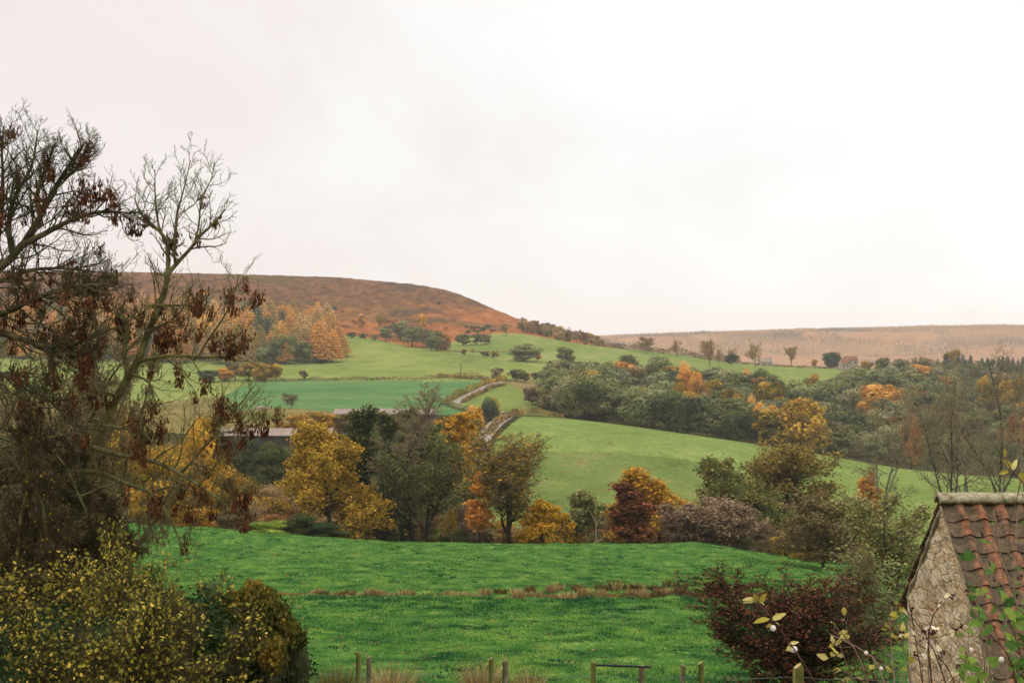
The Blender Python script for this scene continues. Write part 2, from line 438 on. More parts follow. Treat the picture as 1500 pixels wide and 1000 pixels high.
NAMES = {0: ('valley_ground', 'rough'), 1: ('near_pasture', 'near'), 2: ('middle_pasture', 'mid'), 3: ('dry_field', 'dry'), 4: ('crop_field', 'crop'),
         5: ('lane_field', 'lane_field'), 6: ('upper_field', 'upper'), 7: ('skyline_field', 'sky_field'), 8: ('moor_hill', 'moor'), 9: ('garden_ground', 'garden'),
         10: ('rough_field', 'tan'), 11: ('ditch', 'ditch'), 12: ('far_moor', 'far'), 13: ('lower_pasture', 'low')}
for k, (nm, mk) in NAMES.items():
    q = TQ[FIELD == k]
    if not len(q): continue
    used, inv = np.unique(q, return_inverse=True)
    b = MB(); b.add(TV[used], inv.reshape(-1, 4))
    o = b.build(nm, M[mk], smooth=True); tag(o, kind='structure')

# the lane: a thin metalled sheet laid over the ground
def ribbon(pts, wid, lift, nm, mat, n=160):
    P = np.array(pts); s = np.concatenate([[0], np.cumsum(np.linalg.norm(np.diff(P, axis=0)[:, :2], axis=1))])
    q = np.linspace(0, s[-1], n); X = np.interp(q, s, P[:, 0]); Y = np.interp(q, s, P[:, 1])
    for _ in range(4):
        X[1:-1] = (X[:-2] + X[1:-1] * 2 + X[2:]) / 4; Y[1:-1] = (Y[:-2] + Y[1:-1] * 2 + Y[2:]) / 4
    d = norm(np.stack([np.gradient(X), np.gradient(Y)], -1)); nn = np.stack([-d[:, 1], d[:, 0]], -1)
    k = np.linspace(-.5, .5, 5)
    VX = X[:, None] + nn[:, :1] * k * wid; VY = Y[:, None] + nn[:, 1:] * k * wid
    VZ = gw(VX, VY) + lift
    V = np.stack([VX, VY, VZ], -1).reshape(-1, 3); i = np.arange(n * 5).reshape(n, 5)
    Q = np.stack([i[:-1, :-1], i[:-1, 1:], i[1:, 1:], i[1:, :-1]], -1).reshape(-1, 4)
    o = MB().add(V, Q).build(nm, mat, smooth=True); return o
M['lane'] = solid_mat('lane_surface', s2l(160,146,134,.55), s2l(190,176,164,.55), .3, .1)
LANE = [(738,560,500,700),(712,567,450,660),(690,577,450,640),(670,588,440,600),(664,594,430,580),(690,601,420,560),(725,605,400,560),(742,604,400,560)]
LP = [find(*a) for a in LANE]
tag(ribbon(LP, 3.2, .22, 'lane', M['lane']), kind='structure')
LOW = [find(748,606,380,560), find(738,614,370,470), find(722,626,340,430), find(709,640,300,400), find(702,655,280,380), find(700,672,270,360)]
tag(ribbon(LOW, 4.2, .22, 'road', M['lane']), kind='structure')
# ------------------------------------------------------------------ plant materials
LK = 1.15
def lm(name, a, b, c, **k):
    M[name] = leaf_mat(name, (s2l(*a, LK), s2l(*b, LK), s2l(*c, LK)), **k)
lm('leaf_olive', (50,58,32), (94,98,52), (142,136,74))
lm('leaf_dark', (34,44,28), (66,76,42), (104,110,62))
lm('leaf_holly', (34,46,26), (64,76,38), (116,112,50))
lm('leaf_oakbrown', (70,66,32), (122,108,50), (172,140,74))
lm('rush_dark', (46,40,24), (82,66,38), (130,104,62), trans=.2)
lm('leaf_ivy', (24,38,20), (46,64,32), (82,98,52))
lm('leaf_grey', (78,82,60), (118,118,80), (144,138,98))
lm('leaf_sage', (70,78,50), (112,118,72), (138,140,92))
lm('leaf_wood', (58,68,42), (106,110,64), (138,134,82))
lm('leaf_gold', (116,86,24), (182,136,36), (216,172,66))
lm('leaf_ochre', (88,74,24), (152,120,36), (200,160,62))
lm('leaf_goldolive', (66,66,24), (130,108,36), (190,146,50))
lm('leaf_orange', (152,102,44), (196,140,62), (216,166,90))
lm('leaf_rust', (104,70,38), (146,98,54), (178,128,78))
lm('leaf_brown', (70,60,38), (106,92,58), (144,124,80))
lm('leaf_purple', (80,64,48), (118,97,74), (152,128,100))
lm('leaf_tan', (120,96,62), (160,130,86), (190,160,110))
lm('leaf_red', (70,44,28), (108,64,42), (142,92,62))
lm('leaf_redbrown', (58,46,28), (100,62,38), (148,78,46))
lm('leaf_larch', (128,88,38), (176,122,56), (204,152,82))
lm('leaf_larchgreen', (92,84,44), (138,116,60), (178,146,82))
lm('leaf_conifer', (24,46,36), (46,66,50), (72,92,66))
lm('leaf_yellow', (54,66,28), (122,116,42), (206,178,78))
lm('leaf_palegreen', (84,90,50), (134,134,78), (178,172,112))
lm('leaf_oakgreen', (48,56,28), (94,96,48), (148,136,70))
lm('leaf_goldgreen', (34,46,22), (84,82,32), (168,136,54))
lm('leaf_lime', (70,92,24), (120,140,46), (176,180,76))
lm('leaf_hedge', (70,62,34), (116,94,50), (160,126,66))
lm('leaf_gorse', (44,54,34), (70,78,48), (104,104,62))
lm('grass_blade', (26,68,36), (72,116,48), (132,156,68), trans=.3)
lm('rush_tan', (92,76,44), (142,118,74), (188,164,114), trans=.2)
lm('rush_green', (48,60,28), (90,92,44), (150,124,68), trans=.2)
lm('seed_key', (50,30,18), (84,52,32), (128,82,50), trans=.15)
M['bark'] = solid_mat('bark_grey', s2l(54,50,40,.7), s2l(104,98,80,.7), 2.5, .5, .03)
M['bark_dark'] = solid_mat('bark_dark', s2l(34,32,24,.7), s2l(66,60,46,.7), 2.0, .5, .03)
M['bark_pale'] = solid_mat('bark_pale', s2l(110,104,86,.75), s2l(160,152,130,.75), 2.5, .4, .02)
M['bark_moss'] = solid_mat('bark_mossy', s2l(54,52,30,.9), s2l(128,122,76,.9), 7., .6, .012)
M['bark_mossdark'] = solid_mat('bark_mossy_dark', s2l(48,46,30,.8), s2l(112,104,70,.8), 5., .5, .01)
M['twig'] = solid_mat('twig_brown', s2l(92,82,56,.9), s2l(146,132,98,.9), 1.2, 0)
M['twig_dark'] = solid_mat('twig_dark', s2l(40,38,24,.9), s2l(92,80,54,.9), 2.2, 0)
M['twig_tan'] = solid_mat('twig_tan', s2l(120,104,80,.7), s2l(172,150,116,.7), 1.2, 0)
M['dead'] = solid_mat('dead_wood', s2l(120,98,78,.7), s2l(180,156,132,.7), 1.5, .4, .03)

# ------------------------------------------------------------------ far trees: height 1, crown width 1
def far_broad(seed, nc=26, nl=150, zc=.49, rz=.46, rx=.36, cr=(.12, .2), ls=.055, upb=.25):
    r = R(seed)
    cdir = norm(r.normal(size=(nc, 3)) + np.array([0, 0, .1]))
    cen = cdir * r.uniform(.45, 1., (nc, 1)) * np.array([rx, rx, rz]) * .92 + np.array([0, 0, zc])
    rad = r.uniform(*cr, nc)
    d = norm(r.normal(size=(nc, nl, 3)) + U * upb)
    P = cen[:, None] + d * rad[:, None, None] * r.uniform(.6, 1.08, (nc, nl, 1)) * np.array([1, 1, .8])
    cv = np.repeat(r.uniform(.05, .9, nc), nl)
    P = P.reshape(-1, 3); d = d.reshape(-1, 3)
    keep = P[:, 2] > .04; P = P[keep]; d = d[keep]; cv = cv[keep]
    v = np.clip(cv + r.normal(size=len(P)) * .16, 0, 1)
    V, Q = leaves(P, ls, r, .75, d, .45)
    crown = (V, Q, np.repeat(v, 4))
    n = 7
    t0, tr = grow(np.zeros((1, 3)), U[None] + r.normal(size=(1, 3)) * .06, np.array([.62]), np.array([.028]), 6, .05, .1, r)
    P1, D1, L1, R1, _ = spawn(t0, tr, np.array([.62]), n, .35, 1., 42, 12, .75, r, .6)
    b1, br = grow(P1, D1, L1, R1, 4, .15, .2, r)
    return crown, [tubes(t0, tr, 6), tubes(b1, br, 4)]

def far_cone(seed, nw=16, w=.5, nl=1900, droop=.35, ls=.06, open_=.2, ex=.8):
    """larch or spruce: whorls of drooping boughs on a straight stem"""
    r = R(seed)
    t = np.sqrt(r.uniform(0, 1, nl)); z = .97 - .82 * t        # more leaves low down
    wh = np.round(z * nw) / nw * .7 + z * .3
    a = r.uniform(0, 2 * pi, nl); nb = 7
    a = np.where(r.uniform(0, 1, nl) < .7, np.round(a / (2 * pi) * nb + wh * nw * 2.4) / nb * 2 * pi - wh * nw * 2.4 * 2 * pi / nb + r.normal(size=nl) * .16, a)
    env = w * (.06 + .94 * np.clip((.99 - z) / .84, 0, 1) ** ex) * (1 + .22 * np.sin(a * 2 + seed) * r.uniform(0, 1))
    q = np.sqrt(r.uniform(open_, 1, nl)) * env
    P = np.stack([np.cos(a) * q, np.sin(a) * q, wh - droop * q * q / w + r.normal(size=nl) * .012], -1)
    nrm = norm(np.stack([np.cos(a) * .6, np.sin(a) * .6, np.full(nl, .8)], -1))
    V, Q = leaves(P, ls, r, .7, nrm, .6)
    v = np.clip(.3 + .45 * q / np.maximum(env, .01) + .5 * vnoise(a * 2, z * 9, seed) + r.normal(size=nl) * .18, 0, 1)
    t0, tr = grow(np.zeros((1, 3)), U[None], np.array([.97]), np.array([.014]), 6, .01, 0, r, .1)
    return (V, Q, np.repeat(v, 4)), [tubes(t0, tr, 5)]

def far_twiggy(seed, m1=18, m2=10, m3=7, nleaf=900, ls=.032):
    r = R(seed)
    t0, tr = grow(np.zeros((1, 3)), U[None] + r.normal(size=(1, 3)) * .05, np.array([.7]), np.array([.024]), 8, .05, .1, r)
    P, D, L, Rr, t = spawn(t0, tr, np.array([.7]), m1, .22, 1, 46, 10, .75, r, .6, ltaper=.35)
    b1, r1 = grow(P, D, L, Rr, 6, .12, .35, r)
    P, D, L, Rr, t = spawn(b1, r1, L, m2, .15, 1, 42, 14, .52, r, .6)
    b2, r2 = grow(P, D, L, np.maximum(Rr, .003), 4, .14, .25, r)
    P, D, L, Rr, t = spawn(b2, r2, L, m3, .1, 1, 40, 14, .6, r, .6)
    b3, r3 = grow(P, D, L, np.maximum(Rr, .0022), 3, .16, .2, r, .5)
    wood = [tubes(t0, tr, 6), tubes(b1, r1, 4), tubes(b2, r2, 3), tubes(b3, r3, 3)]
    lp = along(b3, max(1, int(nleaf / len(b3)) + 1), r)[:nleaf]
    V, Q = leaves(lp + r.normal(size=lp.shape) * .008, ls, r, .7)
    return (V, Q, np.repeat(np.clip(r.normal(size=len(lp)) * .25 + .5, 0, 1), 4)), wood

def unit(cr, wood):
    """scale a far tree to height 1 and crown width 1"""
    V = cr[0]
    zt = np.quantile(V[:, 2], .995); wx = np.quantile(np.abs(V[:, :2]), .985) * 2
    s = np.array([1 / wx, 1 / wx, 1 / zt])
    return (V * s, cr[1], cr[2]), [(a * s, q) for a, q in wood]

class Kind:
    def __init__(self, nm, cr, wood, bark):
        cr, wood = unit(cr, wood)
        self.c = MB().add(cr[0], cr[1], cr[2]).mesh(nm + '_crown', M['leaf_wood'])
        b = MB()
        for a, q in wood: b.add(a, q)
        self.t = b.mesh(nm + '_trunk', M[bark], True)
        b = MB().add(cr[0], cr[1], cr[2])
        for a, q in wood: b.add(a, q, .5, 1)
        self.j = b.mesh(nm, [M['leaf_wood'], M[bark]])

KB = [Kind('broad%d' % i, *far_broad(100 + i, nc=22 + 3 * i, cr=((.11, .19), (.13, .22), (.1, .17))[i % 3]), 'bark_dark') for i in range(6)]
KH = [Kind('leafy%d' % i, *far_broad(180 + i, nc=34, nl=430, cr=(.09, .17), ls=.024), 'bark_dark') for i in range(3)]
KS = [Kind('shrub%d' % i, *far_broad(150 + i, nc=18, nl=110, zc=.5, rz=.42, rx=.4, ls=.075), 'bark_dark') for i in range(3)]
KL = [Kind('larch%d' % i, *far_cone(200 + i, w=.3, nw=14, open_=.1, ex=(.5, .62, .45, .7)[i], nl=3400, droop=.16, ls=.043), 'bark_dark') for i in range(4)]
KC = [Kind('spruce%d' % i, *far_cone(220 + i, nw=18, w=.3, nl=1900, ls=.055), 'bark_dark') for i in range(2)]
KT = [Kind('twiggy%d' % i, *far_twiggy(240 + i, nleaf=(1200, 2600, 4600)[i]), 'twig') for i in range(3)]

def setmat(o, mat):
    o.material_slots[0].link = 'OBJECT'; o.material_slots[0].material = M[mat]

RT = R(7)
def plant(kind, px, Y, top, wpx, mat, name, label, cat, group=None, parts=False, base=None, zrot=None, bark=None):
    if isinstance(Y, tuple): Y = float(find(px, *Y)[1])
    z0 = float(ground(px, Y)) if base is None else base
    H = max((500 - top) / F * Y - z0, .8); W = wpx / F * Y
    loc = ((px - 750) / F * Y, Y, z0 - .05 * min(H, 4) * .3)
    rz = RT.uniform(0, 6.28) if zrot is None else zrot
    if parts:
        e = thing(name, label, cat, loc, group); e.rotation_euler = (0, 0, rz); e.scale = (W, W, H)
        t = link('trunk', kind.t, e)
        if bark: setmat(t, bark)
        c = link('crown', kind.c, e); setmat(c, mat)
        return e
    o = link(name, kind.j, None, loc); o.rotation_euler = (0, 0, rz); o.scale = (W, W, H)
    setmat(o, mat); tag(o, label, cat, group)
    return o

# ------------------------------------------------------------------ mid and near trees, branch by branch
def tree_arrays(seed, H, W, lean=(0, 0), m=(16, 8, 7, 0), t0=.25, ang=(72, 28), nleaf=8000, ls=.25, form='round', tr=.02, up=(.3, .25, .15),
                wob=.1, twig=.012, trunk=.86, ljit=.15, lax=None, forks=0, leafstart=.15, l1=1.0, lr=(.5, .5, .5), lvlmin=3):
    r = R(seed)
    tl = np.array([H * trunk])
    D0 = np.array([[lean[0], lean[1], 1.]])
    p0, r0 = grow(np.zeros((1, 3)), D0, tl, np.array([H * tr]), 12, wob * .5, .12, r, .18)
    if forks:
        a = np.arange(forks) / forks * 2 * pi + r.uniform(0, 6)
        Pf = np.repeat(p0[:, 3], forks, 0); Df = np.stack([np.cos(a) * .42, np.sin(a) * .42, np.full(forks, 1.)], -1)
        Pf = p0[0, r.integers(2, 6, forks)]
        pf, rf = grow(Pf, Df, np.full(forks, H * .62) * r.uniform(.75, 1.1, forks), np.full(forks, H * tr * .6), 12, wob * .6, .3, r, .2)
        p0 = np.concatenate([p0, pf]); r0 = np.concatenate([r0, rf]); tl = np.concatenate([tl, np.full(forks, H * .62)])
    m1, m2, m3, m4 = m
    n = len(p0)
    P, D, L, Rr, t = spawn(p0, r0, tl, m1, t0, 1., 50, 8, .5, r, .55)
    sh = {'round': np.sqrt(np.clip(1 - ((t - .55) / .62) ** 2, .05, 1)), 'cone': np.clip(1.08 - t, .1, 1), 'vase': .45 + .6 * t,
          'column': np.full(len(t), .7), 'dome': np.clip(1.15 - .75 * t, .2, 1)}[form]
    A = np.radians(ang[0] + (ang[1] - ang[0]) * t + r.normal(size=len(t)) * 8)
    dz = np.cos(A); hd = D.copy(); hd[:, 2] = 0; hd = norm(hd)
    D = hd * np.sin(A)[:, None] + U * dz[:, None]
    L = W * .5 * sh * l1 * r.uniform(.75, 1.15, len(t)) * (1. if not forks else .7)
    Rr = np.minimum(Rr, L * .035 + .01)
    b1, r1 = grow(P, D, L, Rr, 7, wob, up[0], r, .25)
    P, D, L2, Rr, _ = spawn(b1, r1, L, m2, .12, 1., 48, 14, lr[0], r, .6, flat=.4)
    b2, r2 = grow(P, D, L2, np.maximum(Rr, twig * 1.3), 5, wob * 1.3, up[1], r, .35)
    P, D, L3, Rr, _ = spawn(b2, r2, L2, m3, .1, 1., 45, 16, lr[1], r, .65)
    L3 = np.maximum(L3, .25 * ls + .08)
    b3, r3 = grow(P, D, L3, np.maximum(Rr, twig), 4, wob * 1.5, up[2], r, .5)
    wood = [(p0, r0, 8), (b1, r1, 5), (b2, r2, 4), (b3, r3, 3)]
    ends = b3
    if m4:
        P, D, L4, Rr, _ = spawn(b3, r3, L3, m4, .1, 1., 42, 16, lr[2], r, .7)
        b4, r4 = grow(P, D, L4, np.maximum(Rr, twig * .75), 3, wob * 1.6, up[2], r, .6)
        wood.append((b4, r4, 3)); ends = b4
    lv = None
    if nleaf:
        k = int(np.ceil(nleaf / len(ends)))
        lp = along(ends, k, r, leafstart)
        tw = np.repeat(r.uniform(.15, .85, len(b2)), len(lp) // len(b2)) if len(lp) % len(b2) == 0 else np.full(len(lp), .5)
        sel = r.permutation(len(lp))[:nleaf]; lp = lp[sel]; tw = tw[sel]
        lp = lp + r.normal(size=lp.shape) * ljit
        V, Q = leaves(lp, ls, r, .7, None if lax is None else None, axis=lax, aj=.6)
        v = np.clip(tw * .7 + .15 + r.normal(size=len(lp)) * .17, 0, 1)
        lv = (V, Q, np.repeat(v, 4))
    return wood, lv

def fit(wood, lv, H, W):
    P = np.concatenate([w[0].reshape(-1, 3) for w in wood] + ([lv[0]] if lv else []))
    zt = np.quantile(P[:, 2], .997)
    lo, hi = np.quantile(P[:, 0], [.008, .992])
    return np.array([W / (hi - lo), W / (hi - lo), H / zt])

def tree(name, label, cat, px, Y, top, wpx, leaf=None, bark='bark_dark', twigm=None, seed=1, group=None, base=None, dx=None, split=2, leafname='crown', **kw):
    """A thing of trunk (trunk and limbs), twigs and crown standing at (px, Y), crown top at photo row top."""
    z0 = float(ground(px, Y)) if base is None else base
    H = (500 - top) / F * Y - z0; W = wpx / F * Y
    wood, lv = tree_arrays(seed, H, W, **kw)
    s = fit(wood, lv, H, W)
    e = thing(name, label, cat, ((px - 750) / F * Y, Y, z0 - .1), group)
    b = MB(); tb = MB(); g = (s[0] + s[2]) / 2
    for i, (pp, rr, k) in enumerate(wood):
        V, Q = tubes(pp * s, rr * min(g, 1.15), k)
        (b if i < split else tb).add(V, Q)
    b.build('trunk', M[bark], e, True)
    if tb.n: tb.build('twigs', M[twigm or bark], e, True)
    if lv: MB().add(lv[0] * s, lv[1], lv[2]).build(leafname, M[leaf], e)
    return e
# ------------------------------------------------------------------ row of trees behind the near pasture
def T(*a, **k): return tree('tree', *a, **k)
T('broad golden tree at the left end of the row behind the near pasture', 'tree', 484, 156, 622, 158, 'leaf_ochre', seed=11, lean=(-.02,0), nleaf=25500, ls=0.297, t0=.12, ang=(86,24), form='dome', m=(30,9,8,0), ljit=.3, wob=.14)
T('dark green evergreen tree between the golden tree and the tall bare tree', 'tree', 528, 164, 600, 54, 'leaf_holly', seed=12, nleaf=15300, ls=0.330, t0=.12, ang=(75,30), form='column', m=(26,8,7,0), ljit=.35)
e = T('tallest bare tree of the row, its trunk wrapped in ivy', 'tree', 566, 161, 558, 112, None, 'bark', 'twig_tan', seed=13, nleaf=0, t0=.42, ang=(52,16), form='round', m=(26,9,7,3), tr=.014, up=(.45,.3,.2), twig=.022, wob=.07, trunk=.95)
_H = 17.5; _r = R(5)
lp = np.stack([_r.normal(size=7000) * .42, _r.normal(size=7000) * .42, _r.uniform(0, 1, 7000) ** .8 * 12.5], -1); lp[:, :2] *= (1.5 - lp[:, 2:] / 14)
V, Q = leaves(lp, .24, _r, .8); MB().add(V, Q, np.repeat(np.clip(_r.normal(size=7000) * .25 + .4, 0, 1), 4)).build('ivy', M['leaf_ivy'], e)
T('olive half bare tree just right of the tallest bare tree', 'tree', 606, 166, 600, 82, 'leaf_olive', 'bark_dark', 'bark_moss', seed=14, nleaf=8840, ls=0.264, t0=.2, ang=(60,20), form='column', m=(22,8,7,2), twig=.018, wob=.09)
e = T('thinly leaved tree whose dark limbs fork and lean to the right', 'tree', 627, 157, 636, 128, 'leaf_olive', 'bark_dark', 'bark_moss', seed=15, lean=(.12,0), nleaf=3380, ls=0.220, t0=.3, ang=(58,24), form='round', m=(16,9,7,3), twig=.018, wob=.12, forks=2, up=(.4,.3,.2))
T('round yellow tree rising behind the leafless trees near the road', 'tree', 672, 205, 604, 76, 'leaf_gold', seed=16, nleaf=15300, ls=0.330, t0=.2, form='round', m=(20,8,7,0))
T('dark green tree below the round yellow tree by the road', 'tree', 640, 196, 622, 62, 'leaf_olive', seed=17, nleaf=11900, ls=0.330, t0=.2, form='round', m=(18,7,7,0))
T('slender orange tree between two bare dark trees', 'tree', 706, 151, 677, 50, 'leaf_orange', seed=18, nleaf=7140, ls=0.264, t0=.18, ang=(55,25), form='column', m=(15,7,6,0), tr=.011, wob=.15)
T('many-stemmed olive tree with a russet top right of the slender orange tree', 'tree', 746, 150, 629, 106, 'leaf_goldolive', 'bark_dark', 'twig', seed=19, nleaf=7140, ls=0.220, t0=.25, ang=(52,20), form='round', l1=1.4, ljit=.25, m=(22,9,8,2), forks=5, twig=.018, wob=.09, up=(.4,.3,.2))
T('low yellow bushy tree right of the olive many-stemmed tree', 'tree', 801, 148, 731, 78, 'leaf_gold', seed=20, nleaf=13600, ls=0.242, t0=.04, ang=(80,25), form='dome', m=(22,7,7,0))
T('grey green small tree beside the pale dead trunk', 'tree', 852, 152, 719, 64, 'leaf_palegreen', 'bark', 'twig_tan', seed=21, nleaf=7650, ls=0.220, t0=.08, ang=(70,22), form='dome', m=(18,7,6,2), twig=.014)
T('golden yellow tree with feathery upright top behind the red shrub', 'tree', 948, 163, 688, 116, 'leaf_gold', seed=22, nleaf=20400, ls=0.275, t0=.06, ang=(66,14), form='dome', m=(30,8,7,0), ljit=.25, up=(.7,.4,.2))
T('dark red upright shrub in front of the golden yellow tree', 'shrub', 930, 146, 709, 54, 'leaf_redbrown', seed=23, nleaf=14450, ls=0.220, t0=.03, ang=(58,14), form='column', m=(26,7,7,0), up=(.5,.3,.2))
T('purple brown leafless thicket right of the dark red shrub', 'shrub', 1000, 150, 737, 66, 'leaf_purple', 'bark', 'twig', seed=24, nleaf=8840, ls=0.176, t0=.02, ang=(62,16), form='dome', m=(30,8,7,2), twig=.014, forks=3)
T('wide mauve brown leafless thicket below the dark oak', 'shrub', 1056, 151, 734, 92, 'leaf_purple', 'bark', 'twig', seed=25, nleaf=11050, ls=0.176, t0=.02, ang=(66,16), form='dome', m=(30,8,8,2), twig=.014, forks=3)
T('tall brown tinged oak at the right of the middle pasture', 'tree', 1142, 190, 647, 140, 'leaf_oakbrown', seed=26, ljit=.4, nleaf=20400, ls=0.330, t0=.2, ang=(80,30), form='round', m=(26,9,8,0), wob=.15)
T('dull olive oak left of the brown tinged oak', 'tree', 1090, 182, 672, 104, 'leaf_oakgreen', seed=27, ljit=.4, nleaf=18700, ls=0.330, t0=.12, ang=(82,30), form='round', m=(26,9,8,0), wob=.15)
T('lower olive green oak standing in front of the dull olive oak', 'tree', 1096, 170, 703, 116, 'leaf_oakgreen', seed=28, ljit=.4, nleaf=20400, ls=0.308, t0=.1, ang=(84,35), form='round', m=(26,9,8,0), wob=.15)
T('rounded dark brown hawthorn with a bare trunk at the edge of the near pasture', 'tree', 1206, 116, 721, 134, 'leaf_brown', 'bark_dark', 'twig', seed=29, nleaf=12750, ls=0.165, t0=.22, ang=(78,25), form='round', m=(22,9,8,2), twig=.011, wob=.17, trunk=.7, forks=2)
T('orange tree beyond the hawthorn on the edge of the green pasture', 'tree', 1269, 162, 694, 54, 'leaf_orange', seed=30, nleaf=8840, ls=0.242, t0=.15, ang=(66,22), form='round', m=(18,7,7,0))
T('pale grey green willow between the hawthorn and the stone shed', 'tree', 1308, 66, 718, 122, 'leaf_palegreen', 'bark', 'twig_tan', seed=31, nleaf=6500, ls=0.110, t0=.05, ang=(66,25), form='dome', m=(20,9,8,2), twig=.007, forks=4, wob=.16, up=(.2,.0,-.15))
# bare ash trees behind the shed
for i, (px, Y, top, w, sd, lab) in enumerate([
    (1300, 150, 562, 120, 41, 'pale leafless tree standing above the orange tree beyond the shed'),
    (1378, 146, 548, 140, 42, 'leafless tree with crooked pale limbs right behind the left end of the shed ridge'),
    (1412, 160, 566, 110, 43, 'thin leafless tree second along the shed ridge from its left end'),
    (1452, 148, 500, 150, 44, 'tallest leafless tree behind the shed, topping the conifer wood'),
    (1492, 140, 528, 140, 45, 'dark trunked leafless tree at the right edge behind the shed')]):
    T(lab, 'tree', px, Y, top, w, 'leaf_grey', 'bark_pale' if i % 2 == 0 else 'bark', 'twig_tan', seed=sd, group='bare trees behind the shed', nleaf=650, ls=0.176, t0=.22, ang=(56,22), form='round',
      m=(12,8,5,2), forks=2, twig=.015, wob=.17, tr=.008, up=(.35,.25,.15), l1=1.1)

# stream-side shrubs between and below the trees
SH = R(77)
shr = [(382,762,70,'leaf_lime','bright green round bush at the left end of the tree row'), (418,752,56,'leaf_holly','dark green bush under the golden tree, beside the bright green bush'), (455,765,66,'leaf_ivy','blackish evergreen bush in the shade of the golden tree')]
for px, top, w, mt, lab in shr:
    plant(KH[0], px + 22, 147, top, w, mt, 'shrub', lab, 'bush')
mats = ['leaf_brown','leaf_ochre','leaf_tan','leaf_holly','leaf_goldolive','leaf_rust','leaf_olive','leaf_purple']
words = {'leaf_brown':'brown','leaf_ochre':'ochre','leaf_tan':'tan','leaf_holly':'dark green','leaf_goldolive':'golden olive','leaf_rust':'rusty','leaf_olive':'olive','leaf_purple':'mauve brown'}
for k in range(64):
    px = 372 + (1250 - 372) * (k + SH.uniform(.1, .9)) / 64
    Y = SH.uniform(149, 200); top = SH.uniform(738, 778) if px < 770 else SH.uniform(746, 780)
    if px > 1120: top = SH.uniform(775, 802); Y = SH.uniform(128, 160)
    mt = mats[SH.choice(8, p=[.2,.16,.14,.05,.17,.08,.15,.05])]
    plant((KH + KT)[SH.integers(0, 6)], px, Y, top, SH.uniform(34, 66), mt, 'shrub', '%s undergrowth shrub among the trees at the far edge of the near pasture' % words[mt], 'bush', '%s stream-side undergrowth' % words[mt])
for px, Y, top, w, sd, lab in [(592,172,612,70,61,'slender half bare olive tree behind the tallest bare tree'), (648,176,630,76,62,'half bare olive tree filling the gap left of the round yellow tree'), (676,182,668,56,63,'low brown olive tree between the leafless trees and the slender orange tree')]:
    T(lab, 'tree', px, Y, top, w, 'leaf_olive', 'bark_dark', 'bark_moss', seed=sd, nleaf=5500, ls=.26, t0=.12, ang=(60,20), form='column', m=(22,8,7,0), twig=.018, wob=.1, ljit=.25)
# the bushy bank at the left, half hidden by the ash tree
left = [(352,640,60,250,'leaf_dark','dark green tree on the bank below the long pale roof'), (398,648,56,246,'leaf_holly','dark green tree on the bank left of the golden tree'),
        (300,612,70,200,'leaf_gold','golden tree showing through the bare ash branches'), (235,655,110,150,'leaf_ochre','low ochre tree behind the hanging ash branches'),
        (330,690,90,170,'leaf_goldolive','golden olive bush right of the low ochre tree'), (395,715,70,165,'leaf_tan','pale tan scrub left of the golden tree, above the bright green bush'),
        (285,700,84,160,'leaf_gold','bright golden bush behind the lowest ash branch'), (345,742,70,150,'leaf_brown','brown bramble mound at the left edge of the near pasture'),
        (160,600,120,190,'leaf_ochre','ochre brown tree behind the ash trunk'), (60,620,120,180,'leaf_brown','brown tree behind the twiggy thicket at the far left'), (110,690,120,160,'leaf_olive','olive bush behind the thicket at the far left')]
for i, (px, top, w, Y, mt, lab) in enumerate(left):
    plant(KH[i % 3], px, Y, top, w, mt, 'tree' if 'tree' in lab else 'shrub', lab, 'tree' if 'tree' in lab else 'bush', parts='tree' in lab)
for k in range(16):
    px = SH.uniform(180, 430); Y = SH.uniform(190, 300); top = 500 - float(ground(px, Y)) / Y * F - SH.uniform(16, 34)
    mt = ['leaf_brown','leaf_holly','leaf_goldolive','leaf_tan'][SH.integers(0, 4)]
    plant((KH + KT)[SH.integers(0, 6)], px, Y, top, SH.uniform(30, 60), mt, 'shrub', '%s scrub on the rough bank below the long roofs' % words[mt], 'bush', '%s scrub on the bank' % words[mt])
# bushes round the long roofs
for px, Y, top, w, mt, lab in [(450,352,604,52,'leaf_ochre','yellow tree at the right end of the long pale roof'), (482,352,606,40,'leaf_gold','golden tree behind the broad golden tree'), (415,350,618,22,'leaf_gold','little yellow bush on the dry field edge'),
    (512,345,604,44,'leaf_hedge','tan bush in front of the farther long roof'), (716,415,582,34,'leaf_conifer','dark conifer pair by the bend of the lane'), (724,424,583,24,'leaf_goldolive','olive gold tree behind the dark conifers by the lane'),
    (694,385,594,36,'leaf_orange','small orange tree left of the dark conifers by the lane'), (690,360,604,34,'leaf_goldolive','golden olive tree below the small orange tree by the lane')]:
    plant(KL[0] if 'conifer' in lab else KB[2], px, Y, top, w, mt, 'conifer' if 'conifer' in lab else 'tree', lab, 'tree', parts=True)
